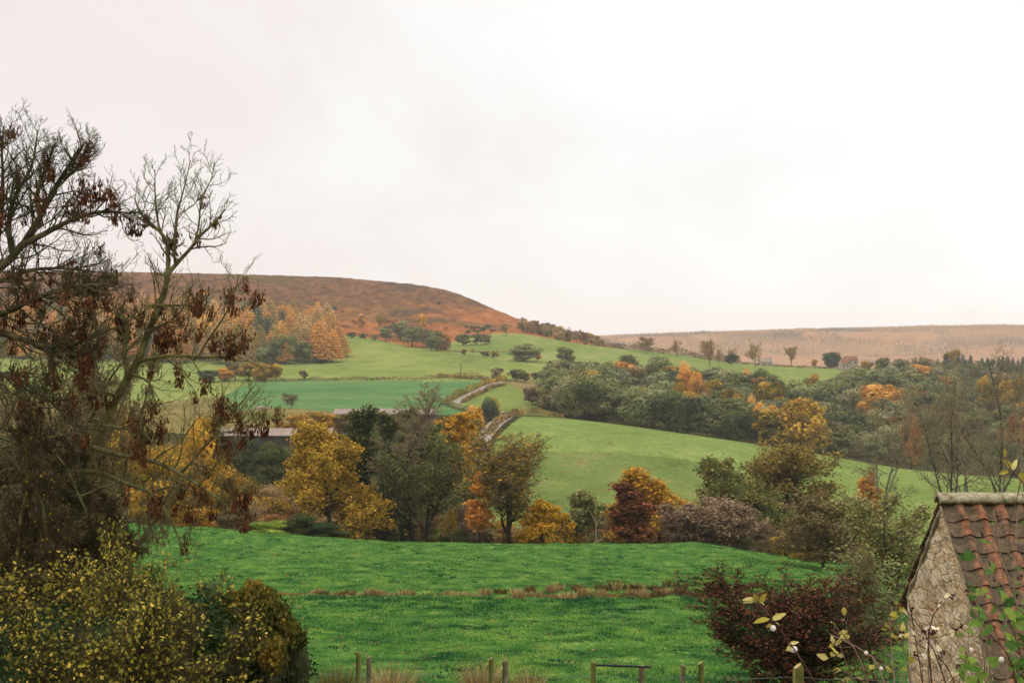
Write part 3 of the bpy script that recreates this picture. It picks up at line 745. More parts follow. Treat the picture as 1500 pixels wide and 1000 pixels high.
# ------------------------------------------------------------------ woods and hedgerow trees
def scatter(n, poly, y0, y1, gap, rng, tries=40):
    """points of ground inside a polygon of the plan (photo column, distance), gap metres apart"""
    pts = []; P = np.array(poly, float); lo = P.min(0); hi = P.max(0)
    for _ in range(n * tries):
        if len(pts) >= n: break
        px = rng.uniform(lo[0], hi[0]); Y = rng.uniform(lo[1], hi[1])
        if not inpoly(np.array([px]), np.array([Y]), poly)[0]: continue
        X = (px - 750) / F * Y
        if pts and np.min((np.array(pts)[:, 2] - X) ** 2 + (np.array(pts)[:, 1] - Y) ** 2) < gap * gap: continue
        pts.append((px, Y, X))
    return pts
def stand(kinds, pts, hr, wr, mats, probs, name, where, rng, cat='tree', lab=None):
    nm0, ct0 = name, cat
    for px, Y, X in pts:
        mt = mats[rng.choice(len(mats), p=probs)]; H = rng.uniform(*hr); W = H * rng.uniform(*wr)
        z0 = float(ground(px, Y)); top = 500 - (z0 + H) / Y * F
        w = lab[mt]
        name, cat = ('oak_tree', 'oak') if 'oak' in w else ('leafless_tree', 'bare tree') if 'leafless' in w or 'bare' in w else (nm0, ct0)
        plant(kinds[rng.integers(0, len(kinds))], px, Y, top, W / Y * F, mt, name, '%s in %s' % (w, where), cat, '%s in %s' % (w, where))
rw = R(301)
woodlab = {'leaf_wood': 'dull green oak', 'leaf_grey': 'grey green half bare tree', 'leaf_dark': 'dark green oak', 'leaf_sage': 'sage green tree', 'leaf_goldolive': 'olive gold oak', 'leaf_brown': 'brown thinning tree', 'leaf_olive': 'olive oak'}
wood1 = [(815,560),(812,478),(850,445),(900,438),(1000,438),(1100,440),(1180,446),(1230,470),(1210,560),(1170,600),(1110,655),(1000,665),(890,640),(830,630)]
pts = scatter(160, wood1, 0, 0, 10.3, rw)
stand(KB, pts, (9.5, 15), (.9, 1.25), list(woodlab), [.34,.24,.14,.12,.06,.05,.05], 'tree', 'the wood beyond the middle pasture', rw, lab=woodlab)
# the bright ones, one by one
for px, Y, top, w, mt, k, lab in [
    (1003,560,532,24,'leaf_orange',1,'tall orange tree, uppermost of the orange trees in the wood'), (1019,545,545,22,'leaf_orange',0,'orange tree right of and below the uppermost orange tree'), (1030,525,563,24,'leaf_rust',2,'rusty orange tree lowest of the cluster in the wood centre'),
    (1090,620,541,22,'leaf_orange',1,'pointed orange tree high in the right half of the wood'), (1111,600,553,26,'leaf_orange',3,'round orange tree just right of the pointed one'), (1098,500,580,20,'leaf_orange',1,'orange tree above the lower right edge of the wood'),
    (1108,488,590,22,'leaf_orange',0,'brighter orange tree in the lower right of the wood'), (1131,480,594,28,'leaf_orange',4,'peach orange tree left of the big golden oak'), (1116,492,588,14,'leaf_ochre',1,'small ochre tree between two orange trees'),
    (994,520,557,28,'leaf_goldolive',3,'olive gold tree left of the rusty orange cluster'), (1072,520,570,36,'leaf_goldolive',2,'olive gold tree in the middle of the wood'), (1128,540,560,44,'leaf_goldolive',5,'broad olive gold oak right of the middle of the wood'),
    (1176,443,584,72,'leaf_ochre',4,'big golden oak at the right corner of the wood'), (1292,560,564,58,'leaf_orange',5,'big bright orange tree in the wood on the right'), (1300,540,586,66,'leaf_grey',3,'broad grey olive tree in front of the big bright orange tree'),
    (916,640,530,30,'leaf_orange',2,'low orange bush on the upper edge of the wood'), (921,655,520,34,'leaf_olive',4,'olive tree behind the low orange bush at the top of the wood'), (866,470,572,56,'leaf_dark',4,'darkest round oak at the left front of the wood'),
    (1190,640,548,24,'leaf_ochre',1,'ochre bush beside the little clearing above the wood'), (965,650,522,40,'leaf_sage',0,'sage oak at the top edge of the wood'),
    (1266,560,600,36,'leaf_wood',0,'dull green thicket left of the big orange tree'), (1335,430,608,30,'leaf_rust',1,'rusty tree right of the olive tree in the wood')]:
    plant(KB[k], px, Y, top, w, mt, 'tree', lab, 'tree', parts=True)
# brown scrub left of the wood
for px, Y, top, w, mt, lab in [(780,(593,480,620),566,26,'leaf_purple','mauve bush left of the wood, on the tan rough field'), (800,(600,480,620),570,24,'leaf_brown','brown bush between the mauve bush and the wood'), (795,(580,500,660),558,20,'leaf_rust','rusty bush at the top of the tan rough field'),
    (820,(606,450,600),580,28,'leaf_dark','dark bush at the left foot of the wood'), (838,(611,450,560),588,26,'leaf_brown','brown bush below the dark bush at the foot of the wood'), (728,(556,600,720),538,20,'leaf_purple','mauve brown bush at the top of the lane'),
    (758,(558,600,720),540,26,'leaf_olive','olive bush right of the lane top'), (768,(559,600,720),545,16,'leaf_brown','small brown bush touching the olive bush by the lane'), (785,(557,600,720),545,11,'leaf_dark','tiny dark bush alone right of the lane top')]:
    plant(KS[int(px) % 3], px, Y, top, w, mt, 'shrub', lab, 'bush')
# right-hand woods
r2 = R(302)
lab2 = {'leaf_wood': 'dull green oak', 'leaf_dark': 'dark green oak', 'leaf_sage': 'sage green tree', 'leaf_grey': 'grey leafless tree', 'leaf_brown': 'brown leafless tree', 'leaf_rust': 'rusty brown tree', 'leaf_olive': 'olive tree'}
pts = scatter(34, [(1195,640),(1285,690),(1400,720),(1400,600),(1290,585),(1205,600)], 0, 0, 9.5, r2)
stand(KB, pts, (11, 14), (.9, 1.2), ['leaf_wood','leaf_dark','leaf_sage'], [.5,.25,.25], 'tree', 'the rounded grove below the skyline pasture', r2, lab=lab2)
pts = scatter(110, [(1195,452),(1300,440),(1560,440),(1560,820),(1320,830),(1290,690),(1235,560)], 0, 0, 10.5, r2)
stand(KB[:4] + KT, pts, (10, 14), (.8, 1.15), list(lab2), [.2,.12,.1,.24,.2,.08,.06], 'tree', 'the wood at the right behind the shed', r2, lab=lab2)
for k in range(26):
    px = 1325 + 190 * (k + r2.uniform(.1, .9)) / 26; Y = r2.uniform(840, 930)
    z0 = float(ground(px, Y)); H = r2.uniform(8, 13)
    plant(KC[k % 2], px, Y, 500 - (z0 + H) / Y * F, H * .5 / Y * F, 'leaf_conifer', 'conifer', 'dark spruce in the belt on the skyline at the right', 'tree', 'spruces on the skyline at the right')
for px, Y, top, w, mt, kind, lab in [
    (1395,900,512,26,'leaf_goldolive',KB[0],'large olive tree standing above the spruce belt'), (1270,905,528,22,'leaf_goldolive',KB[1],'golden olive tree at the left end of the skyline wood'), (1292,900,524,20,'leaf_olive',KB[2],'olive tree second along the skyline wood'),
    (1312,895,527,14,'leaf_conifer',KC[0],'pointed dark conifer on the skyline left of the spruce belt'), (1310,800,536,26,'leaf_rust',KB[3],'rusty tree below the pointed dark conifer'), (1345,790,534,32,'leaf_orange',KB[4],'orange brown tree right of the rusty tree on the skyline'), (1328,812,532,24,'leaf_brown',KB[5],'brown tree between the rusty and orange brown trees'),
    (1445,640,552,32,'leaf_goldolive',KB[1],'yellow olive tree low in the right wood'), (1485,620,554,40,'leaf_ochre',KB[2],'ochre tree at the right edge of the wood'), (1490,480,610,44,'leaf_rust',KB[3],'rust coloured tree at the right edge above the pasture'), (1360,520,600,30,'leaf_olive',KB[0],'olive tree in the middle of the right wood'),
    (948,(518,840,960),493,28,'leaf_tan',KT[2],'large round bare tree, first from the left on the skyline hedge'), (992,(523,840,960),499,20,'leaf_tan',KT[1],'smaller bare tree second along the skyline hedge'), (1040,(537,820,960),497,27,'leaf_tan',KT[2],'tall bare tree with a bushy foot at the end of the skyline hedge'), (1053,(537,820,960),511,16,'leaf_tan',KT[1],'little tan tree at the foot of the tall bare tree on the skyline'),
    (1071,(534,820,960),517,19,'leaf_conifer',KB[1],'dark evergreen between two bare trees on the skyline'), (1076,(529,820,960),510,22,'leaf_tan',KT[0],'thin tan tree behind the dark evergreen'), (1106,(538,820,960),504,32,'leaf_tan',KT[1],'broad bare tree right of the dark evergreen on the skyline'),
    (1160,(534,820,960),507,24,'leaf_tan',KT[2],'bare tree standing alone before the far moor'), (1218,(538,820,960),516,26,'leaf_conifer',KB[4],'dark round evergreen alone on the skyline pasture'), (1194,930,526,10,'leaf_orange',KS[1],'tiny orange bush left of the dark round evergreen'),
    (767,(529,700,900),504,44,'leaf_wood',KB[3],'pair of joined oaks in the field below the moor'), (787,(528,700,900),514,12,'leaf_rust',KS[2],'russet bush touching the joined oaks'), (829,(534,680,860),508,28,'leaf_wood',KB[0],'single oak right of the joined oaks'), (742,(492,860,1000),474,24,'leaf_tan',KT[1],'bare tree at the foot of the moor beside the field'),
    (445,(555,570,700),542,11,'leaf_purple',KS[0],'tiny dark bush alone in the upper field'), (426,(599,420,520),576,30,'leaf_grey',KT[2],'grey leafless bush alone at the edge of the crop field'),
    (680,(520,720,900),511,9,'leaf_rust',KS[1],'first little rusty bush along the field line'), (692,(520,720,900),510,8,'leaf_tan',KT[1],'pale little bush, second on the field line'), (708,(522,720,900),514,8,'leaf_brown',KS[0],'small brown bush, third on the field line'), (714,(523,720,900),514,8,'leaf_dark',KS[2],'small dark bush, fourth on the field line'), (723,(524,720,900),515,14,'leaf_ochre',KS[1],'small golden bush ending the field line')]:
    plant(kind, px, Y, top, w, mt, 'conifer' if 'conifer' in lab else 'shrub' if 'bush' in lab else 'tree', lab, 'bush' if 'bush' in lab else 'tree', parts='bush' not in lab)
# larch plantation under the moor
r3 = R(303)
lab3 = {'leaf_larch': 'golden larch', 'leaf_goldolive': 'olive gold larch', 'leaf_tan': 'pale tan larch', 'leaf_larchgreen': 'greenish larch', 'leaf_orange': 'orange larch', 'leaf_conifer': 'dark spruce', 'leaf_sage': 'grey green tree'}
lar = [(20,745),(300,735),(380,712),(480,730),(500,760),(502,850),(480,905),(440,950),(330,970),(180,975),(20,985)]
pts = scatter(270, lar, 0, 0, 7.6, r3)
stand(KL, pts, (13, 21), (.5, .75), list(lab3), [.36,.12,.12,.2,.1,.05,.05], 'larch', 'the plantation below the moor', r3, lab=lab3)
for px, Y, top, w, mt, k, lab in [(418,722,488,42,'leaf_wood',KB[1],'dark round oak at the front of the larch plantation'), (390,724,502,30,'leaf_sage',KB[3],'grey green tree left of the dark oak before the larches'), (445,722,500,30,'leaf_wood',KB[5],'dull green tree right of the dark oak before the larches'), (487,728,484,34,'leaf_orange',KL[1],'orange larch at the right corner of the plantation'), (468,724,470,36,'leaf_orange',KL[2],'tall orange larch next to the corner of the plantation'),
    (345,(557,580,690),530,26,'leaf_brown',KB[2],'brown bush at the left end of the golden bushes'), (365,(558,580,690),531,30,'leaf_goldolive',KB[0],'olive bush in the middle of the golden bushes'), (385,(558,580,690),532,30,'leaf_ochre',KB[4],'ochre bush second from the field corner'), (403,(557,580,690),533,24,'leaf_ochre',KB[1],'golden bush nearest the field corner'), (330,(558,580,690),538,26,'leaf_orange',KB[3],'orange bush low at the left of the golden bushes'), (305,(560,580,690),542,30,'leaf_dark',KB[5],'dark bush left of the orange bush below the larches')]:
    plant(k, px, Y, top, w, mt, 'shrub' if 'bush' in lab else 'tree', lab, 'bush' if 'bush' in lab else 'tree', parts='bush' not in lab)
# along the foot of the moor
for px, Y, top, w, mt, k, lab in [
    (515,(495,860,960),486,13,'leaf_dark',KS[0],'small dark bush at the corner of the plantation and the field'), (533,(497,860,960),488,12,'leaf_gorse',KS[1],'pale green bush right of the small dark bush'), (549,(499,860,960),490,11,'leaf_olive',KS[2],'low olive bush third from the plantation corner'), (565,(500,860,960),480,22,'leaf_wood',KB[0],'round green bush below the bracken'),
    (586,(499,860,1000),470,30,'leaf_sage',KB[1],'grey green tree above the field edge under the bracken'), (603,(508,860,960),479,30,'leaf_wood',KB[2],'dull green tree under the bracken slope'), (621,(511,860,960),482,28,'leaf_grey',KT[2],'grey tree at the right of the dull green tree'), (640,(514,840,960),485,26,'leaf_wood',KB[3],'green tree above the bend of the field edge'), (650,(514,840,960),489,22,'leaf_rust',KB[4],'rusty tree at the end of the tree line'), (632,(513,840,960),496,20,'leaf_dark',KS[1],'dark bush at the foot of the tree line'),
    (575,(484,920,1060),466,16,'leaf_rust',KS[2],'rusty bush on the lower bracken slope'), (557,(480,920,1080),462,22,'leaf_ochre',KT[2],'pale gold bush on the bracken slope'), (530,(478,920,1080),460,14,'leaf_orange',KB[5],'orange bush above the plantation corner'), (618,(482,920,1060),460,14,'leaf_gold',KB[1],'bright yellow birch on the bracken slope'),
    (465,(462,980,1200),442,14,'leaf_orange',KL[0],'orange tree alone on the moor above the larches'), (385,(446,1000,1300),434,9,'leaf_orange',KB[1],'tiny orange tree high on the moor'), (678,(506,840,960),489,24,'leaf_olive',KS[0],'olive bush right of the tree line'), (698,(505,840,960),488,24,'leaf_wood',KS[1],'dull green bush beside the olive bush'), (712,(504,840,960),489,16,'leaf_brown',KS[2],'brown bush ending the hedge under the moor')]:
    plant(k, px, Y, top, w, mt, 'shrub' if 'bush' in lab else 'tree', lab, 'bush' if 'bush' in lab else 'tree', parts='tree' in lab or 'birch' in lab)
r4 = R(304)
for k in range(22):
    px = r4.uniform(678, 742); Y = r4.uniform(1020, 1150)
    z = float(ground(px, Y)); H = r4.uniform(1.6, 3)
    plant(KS[k % 3], px, Y, 500 - (z + H) / Y * F, r4.uniform(5, 11), 'leaf_gorse', 'gorse_bush', 'dark gorse bush in the patch on the bracken slope', 'bush', 'gorse on the bracken slope')
ml = {'leaf_tan': 'tan leafless tree', 'leaf_brown': 'brown tree', 'leaf_rust': 'rusty tree', 'leaf_ochre': 'ochre tree', 'leaf_sage': 'grey green tree', 'leaf_conifer': 'dark conifer'}
pts = scatter(44, [(762,985),(800,965),(870,975),(882,1010),(850,1080),(800,1110),(762,1100)], 0, 0, 6.5, r4)
stand(KB + KT, pts, (7, 10.5), (.7, 1.), list(ml), [.26,.22,.18,.16,.1,.08], 'tree', 'the copse on the shoulder below the moor', r4, lab=ml)
for k in range(26):
    px = r4.uniform(300, 660); Y = r4.uniform(1010, 1330)
    z = float(ground(px, Y)); H = r4.uniform(2., 5)
    mt = ['leaf_orange','leaf_tan','leaf_gorse'][r4.choice(3, p=[.4,.4,.2])]
    w = {'leaf_orange':'orange','leaf_tan':'pale tan','leaf_gorse':'dull green'}[mt]
    plant((KS + KB)[k % 9], px, Y, 500 - (z + H) / Y * F, H * 1.1 / Y * F, mt, 'shrub', 'small %s bush scattered on the open moor' % w, 'bush', 'small %s bushes on the moor' % w)
# plantation of the far moor: a mass of distant stems and crowns
r5 = R(305); n = 26000
px = r5.uniform(840, 1560, n); Y = r5.uniform(2900, 3480, n)
keep = (fbm((px - 750) / F * Y / 150, Y / 200, 71, 3) + r5.normal(size=n) * .12 > -.02) | (Y > 3330); px = px[keep]; Y = Y[keep]; n = len(px)
z = ground(px, Y); X = (px - 750) / F * Y; H = r5.uniform(4, 10, n); w = H * .26; b = MB()
a = r5.uniform(0, 2, n); V = []
for k in range(5): V.append(np.stack([X + np.cos(a + k * 2 * pi / 5) * w, Y + np.sin(a + k * 2 * pi / 5) * w, z + H * .1], -1))
V.append(np.stack([X, Y, z + H], -1)); V = np.stack(V, 1)
base = np.arange(n)[:, None] * 6
Tt = np.concatenate([base + np.array([k, (k + 1) % 5, 5]) for k in range(5)], 0)
b.add(V.reshape(-1, 3), Tt, np.repeat(np.clip(.5 + .9 * fbm(X / 110, Y / 160, 72, 3) + r5.normal(size=n) * .12, 0, 1), 6))
lm('leaf_farwood', (112,96,78), (154,124,90), (182,148,106))
tag(b.build('far_woodland', M['leaf_farwood']), 'tan larch woodland covering the distant moor on the right', 'woodland', kind='stuff')

# ------------------------------------------------------------------ hedges and walls
def hedge(path, h, w, ls, mat, label, seed, dens=26, cat='hedge'):
    r = R(seed); P = np.array(path); d = np.diff(P, axis=0); s = np.concatenate([[0], np.cumsum(np.linalg.norm(d[:, :2], axis=1))])
    n = int(s[-1] * dens); q = r.uniform(0, s[-1], n)
    X = np.interp(q, s, P[:, 0]); Y = np.interp(q, s, P[:, 1])
    gap = vnoise(q / 6, q * 0 + seed, 3)
    a = r.uniform(0, 2 * pi, n); rr = np.sqrt(r.uniform(.25, 1, n))
    dx = np.interp(q, s[:-1], d[:, 0] / np.maximum(np.diff(s), .01)); dy = np.interp(q, s[:-1], d[:, 1] / np.maximum(np.diff(s), .01))
    off = np.cos(a) * rr * w / 2; hh = (np.sin(a) * rr * .5 + .5) * h * (1 + .7 * gap)
    X2 = X - dy * off; Y2 = Y + dx * off
    Z = gw(X2, Y2) + hh
    nr_ = np.stack([-dy * np.cos(a), dx * np.cos(a), np.sin(a)], -1)
    V, Q = leaves(np.stack([X2, Y2, Z], -1), ls, r, .8, nr_, .8)
    v = np.clip(.5 + .8 * vnoise(q / 3.5, q * 0, seed + 5) + r.normal(size=n) * .15, 0, 1)
    o = MB().add(V, Q, np.repeat(v, 4)).build('hedge', M[mat])
    return tag(o, label, cat)
def track(*a): return [find(*q) for q in a]
def line(pp, y0, y1, n=14):
    xs = np.linspace(pp[0][0], pp[-1][0], n); ys = np.interp(xs, [a[0] for a in pp], [a[1] for a in pp])
    return [find(x, y, y0, y1) for x, y in zip(xs, ys)]
hedge(track((742,557,500,700),(716,563,480,660),(692,572,450,640),(668,582,440,620),(658,588,440,600),(655,594,420,580)), 2.4, 2.2, .5, 'leaf_goldolive', 'trimmed yellowish hedge along the left of the lane', 401)
hedge(track((740,564,470,650),(716,571,450,640),(694,582,440,620),(678,590,430,600)), 1.6, 1.6, .45, 'leaf_hedge', 'brown hedge along the right of the lane', 402)
hedge(track((655,594,420,580),(672,600,420,560),(694,606,420,540),(706,607,400,520)), 1.8, 2.0, .45, 'leaf_olive', 'dark hedge curving round the lower bend of the lane', 403)
hedge(track((714,638,320,400),(722,630,330,420),(732,620,360,450),(746,612,380,470),(768,607,390,480),(792,607,400,480),(826,613,410,480)), 2.2, 2.2, .45, 'leaf_hedge', 'brown hedge along the top of the middle pasture', 404)
hedge(line([(405,558),(500,557),(620,556),(655,553),(700,556),(722,558)], 540, 700, 20), 1.5, 1.4, .5, 'leaf_brown', 'thin brown hedge between the crop field and the upper field', 405, 22)
hedge(line([(640,553),(690,555),(716,557)], 560, 700, 8), 2.4, 2.2, .5, 'leaf_rust', 'rusty stretch of hedge at the head of the lane', 406)
hedge(line([(770,552),(830,552),(930,551)], 620, 760, 10), 1.4, 1.6, .55, 'leaf_rust', 'low rusty bank below the joined oaks', 407)
hedge([gpt(x, 938 - (x - 880) * .03) for x in np.linspace(868, 1085, 20)], 4.2, 3.5, .8, 'leaf_brown', 'ragged brown hedge along the skyline pasture', 408, 30)
hedge([gpt(x, 925) for x in np.linspace(1085, 1300, 20)], 1.6, 2.0, .7, 'leaf_brown', 'low hedge along the right of the skyline pasture', 409, 16)
hedge([gpt(x, 444 + (x - 900) * .004) for x in np.linspace(890, 1560, 40)], 1.5, 1.8, .4, 'leaf_brown', 'low brown fringe along the foot of the woods', 410, 26)
hedge([gpt(x, 830 - (x - 640) * .12) for x in np.linspace(640, 760, 12)], .9, 1.2, .5, 'leaf_hedge', 'faint field line below the trees under the moor', 411, 12)
# ------------------------------------------------------------------ far buildings
M['roof_pale'] = solid_mat('weathered_sheet_roof', s2l(150,134,120,.6), s2l(184,166,150,.6), .6, .2)
M['wall_dark'] = solid_mat('dark_timber_wall', s2l(52,48,44,.7), s2l(86,78,68,.7), .8, .3)
M['wall_stone'] = solid_mat('pale_stone_wall', s2l(160,146,126,.7), s2l(196,184,164,.7), .8, .3)
M['roof_red'] = solid_mat('red_tile_roof', s2l(138,90,70,.6), s2l(164,112,90,.6), .8, .2)
M['dark_glass'] = solid_mat('window_dark', (.02,.022,.025), (.03,.03,.035), 1., 0, rough=.2)
def building(name, label, px, Y, length, depth, wall, rise, roofm, wallm, rz=0., openings=(), over=.4, base=None):
    z = float(ground(px, Y)) if base is None else base
    e = thing(name, label, 'building', ((px - 750) / F * Y, Y, z), None); e.rotation_euler = (0, 0, rz)
    L = length / 2; D = depth / 2
    b = MB(); b.box((-L, -D, -1.5), (L, D, wall))
    b.add([(-L,-D,wall),(-L,D,wall),(-L,0,wall+rise)], [(0,2,1)]); b.add([(L,-D,wall),(L,D,wall),(L,0,wall+rise)], [(0,1,2)])
    b.build('wall', M[wallm], e)
    k = rise / D; Dx = D + over; z0 = wall - over * k; Lx = L + over * .6; t = .16
    b = MB()
    for s in (-1, 1):
        V = [(-Lx,s*Dx,z0+.03),(Lx,s*Dx,z0+.03),(Lx,0,wall+rise+.03),(-Lx,0,wall+rise+.03)]
        V += [(x,y,q+t) for x,y,q in V]
        b.add(V, [(0,1,2,3),(4,7,6,5),(0,4,5,1),(1,5,6,2),(2,6,7,3),(3,7,4,0)])
    b.build('roof', M[roofm], e)
    for x, zz, w, h in openings:
        f = MB().box((x - w/2, -D - .06, zz), (x + w/2, -D + .1, zz + h)).build('window', M['dark_glass'], e)
    return e
building('long_barn', 'long low barn with a pale sheet roof left of the golden tree', 405, 330, 26, 7, 1.7, 1.3, 'roof_pale', 'wall_dark', .02, [(-9,-.2,3.4,1.5),(-2,-.2,3.4,1.5),(6,-.2,3.4,1.5)], base=float(at(0,645,330)[2])-.3)
building('long_barn', 'farther pale roofed barn behind the tall bare tree', 565, 425, 30, 8, 2.0, 1.2, 'roof_pale', 'wall_dark', 0, [(-8,-.1,3,1.6),(5,-.1,3,1.6)], base=float(at(0,615,425)[2]))
def farmhouse(label, px, top, Y, L, wm='wall_stone', rm='roof_red', base=None):
    zt = float(at(px, top, Y)[2]); bz = zt - 5.4
    e = building('farmhouse', label, px, Y, L, 6, 3.2, 2.2, rm, wm, .15, [(-L*.25,1.,1.,1.1),(L*.25,1.,1.,1.1)], over=.25, base=bz)
    MB().box((L/2-1.0,-.4,4.9), (L/2-.2,.4,6.3)).build('chimney', M[wm], [c for c in e.children if c.name.startswith('roof')][0])
farmhouse('red roofed farmhouse showing between trees on the skyline pasture', 1246, 522, 912, 8)
farmhouse('small red roofed outbuilding left of the red roofed farmhouse', 1236, 527, 908, 5)
farmhouse('pale walled farmhouse among the bare trees on the skyline', 1121, 525, 925, 8, 'wall_stone', 'roof_pale')
# utility pole by the lane
q = find(675, 556, 560, 640); e = thing('utility_pole', 'slim wooden pole at the hedge above the crop field', 'pole', q)
V, Q = tubes(np.array([[[0,0,-.3],[0,0,3.5],[0,0,7.]]]), np.array([[.14,.13,.11]]), 8); MB().add(V, Q).build('post', M['bark'], e, True)
MB().box((-.7,-.06,6.4),(.7,.06,6.55)).build('crossarm', M['bark'], e)
# boulder heap by the crop field
rb = R(9)
for k, (px, w, h) in enumerate([(378,1.5,1.0),(384,2.0,1.3),(391,1.3,.8)]):
    q = find(px, 598, 420, 480)
    d = norm(rb.normal(size=(90, 3)));  import bmesh
    bm = bmesh.new(); bmesh.ops.create_icosphere(bm, subdivisions=3, radius=1)
    for v in bm.verts:
        n = 1 + .35 * float(fbm(np.array([v.co.x*1.3+k*9]), np.array([v.co.y*1.3+v.co.z*1.7]), k, 3)[0]); v.co = (v.co.x*w*n*.7, v.co.y*w*n*.6, v.co.z*h*n*.8)
    me = bpy.data.meshes.new('boulder'); bm.to_mesh(me); bm.free(); me.materials.append(M['wall_stone'])
    tag(link('boulder', me, None, (q[0], q[1], q[2] + h * .3)), ('small grey boulder, left of three beside the leafless bush','largest pale boulder of the heap beside the leafless bush','low boulder at the right of the heap beside the leafless bush')[k], 'boulder')

# ------------------------------------------------------------------ dead trunks at the far edge of the near pasture
def lines3(L, base=(0, 0, 0), n=9, seed=0, jit=.0):
    """[(pts px/py list, Y0, Y1, w0, w1 photo px)] -> pts (N,n,3), radii (N,n)"""
    r = R(seed); P = []; Rd = []
    for pts, Y0, Y1, w0, w1 in L:
        a = np.array(pts, float); s = np.concatenate([[0], np.cumsum(np.linalg.norm(np.diff(a, axis=0), axis=1))]); q = np.linspace(0, s[-1], n)
        px = np.interp(q, s, a[:, 0]); py = np.interp(q, s, a[:, 1])
        for arr in (px, py): arr[1:-1] = arr[1:-1] * .6 + (arr[:-2] + arr[2:]) * .2
        Y = np.linspace(Y0, Y1, n); Y[1:-1] += r.normal(size=n - 2) * jit
        P.append(np.stack([(px - 750) / F * Y, Y, (500 - py) / F * Y], -1) - np.array(base))
        Rd.append(np.linspace(w0, w1, n) / 2 * Y / F)
    return np.array(P), np.array(Rd)
for lab, b, L in [('pale broken dead trunk leaning at the left edge of the near pasture', (358,777,142), [([(357,782),(360,770),(366,757)],142,142,4,1.8),([(360,770),(356,764)],142,142,3,1)]),
                  ('pale dead trunk with short bare limbs beside the grey green small tree', (873,800,143), [([(872,800),(873,778),(873,756)],143,143,3,1.4),([(873,772),(880,757),(884,748)],143,143,2.2,.8),([(873,766),(866,752),(860,745)],143,143,2,.8),([(870,796),(880,790)],143,143,4,2)])]:
    o = at(*b); P, Rd = lines3(L, o)
    e = thing('dead_tree', lab, 'dead tree', o); V, Q = tubes(P, Rd, 6); MB().add(V, Q).build('trunk', M['dead'], e, True)

# ------------------------------------------------------------------ the stone shed with a pantile roof
def stone_mat():
    m, nt, b = new_mat('rubble_stone'); v = objvec(nt, (1, .5, 1.35))
    dn = node(nt, 'ShaderNodeTexNoise'); dn.inputs['Scale'].default_value = 3.5; dn.inputs['Detail'].default_value = 3; nt.links.new(v, dn.inputs['Vector'])
    va = node(nt, 'ShaderNodeVectorMath', operation='MULTIPLY_ADD'); va.inputs[1].default_value = (.14,.14,.14); nt.links.new(dn.outputs['Color'], va.inputs[0]); nt.links.new(v, va.inputs[2])
    vo = node(nt, 'ShaderNodeTexVoronoi', feature='F1'); vo.inputs['Scale'].default_value = 6.2; nt.links.new(va.outputs[0], vo.inputs['Vector'])
    ve = node(nt, 'ShaderNodeTexVoronoi', feature='DISTANCE_TO_EDGE'); ve.inputs['Scale'].default_value = 6.2; nt.links.new(va.outputs[0], ve.inputs['Vector'])
    sep = node(nt, 'ShaderNodeSeparateColor'); nt.links.new(vo.outputs['Color'], sep.inputs[0])
    st = ramp(nt, [(.0, s2l(150,126,96,1.18)), (.2, s2l(186,164,130,1.18)), (.38, s2l(206,192,166,1.18)), (.55, s2l(172,142,104,1.18)), (.72, s2l(150,142,128,1.18)), (.86, s2l(204,178,138,1.18)), (.95, s2l(164,104,70,1.18)), (1., s2l(120,104,86,1.18))], sep.outputs[0])
    lime = ramp(nt, [(.32, s2l(160,130,92,1.1)), (.45, s2l(196,172,132,1.15)), (.55, s2l(210,194,164,1.15)), (.68, s2l(232,222,202,1.1))], noise(nt, 6, 6, .8, objvec(nt, (1, .4, .9)), .3))
    n3 = noise(nt, 2.4, 6, .75, objvec(nt, (1, .4, .8)), .5)
    st = mixc(nt, st, lime, maprange(nt, n3, .40, .56, .25, .95))
    n2 = noise(nt, 11, 7, .85, objvec(nt, (1, .4, .9)), .3)
    st = mixc(nt, st, s2l(96,84,70,.8), maprange(nt, n2, .50, .60, 0, .85))
    n4 = noise(nt, 4, 5, .75, objvec(nt, (1, .4, 1))); st = mixc(nt, st, s2l(176,134,80,1.18), maprange(nt, n4, .54, .66, 0, .7)); n6 = noise(nt, 3.1, 3, .6, objvec(nt, (1, .6, 1.3)), .5); st = mixc(nt, st, s2l(148,92,62,1.18), maprange(nt, n6, .66, .70, 0, .8))
    e = maprange(nt, ve.outputs['Distance'], .0, .12)
    col = mixc(nt, st, mixc(nt, st, s2l(126,110,88,.85), .4), math_(nt, 'SUBTRACT', 1., e))
    nt.links.new(col, b.inputs['Base Color'])
    h = math_(nt, 'ADD', math_(nt, 'MULTIPLY', e, .3), math_(nt, 'MULTIPLY', n2, .9))
    bump(nt, b, h, .9, .05); b.inputs['Roughness'].default_value = .95
    return m
M['stone'] = stone_mat()
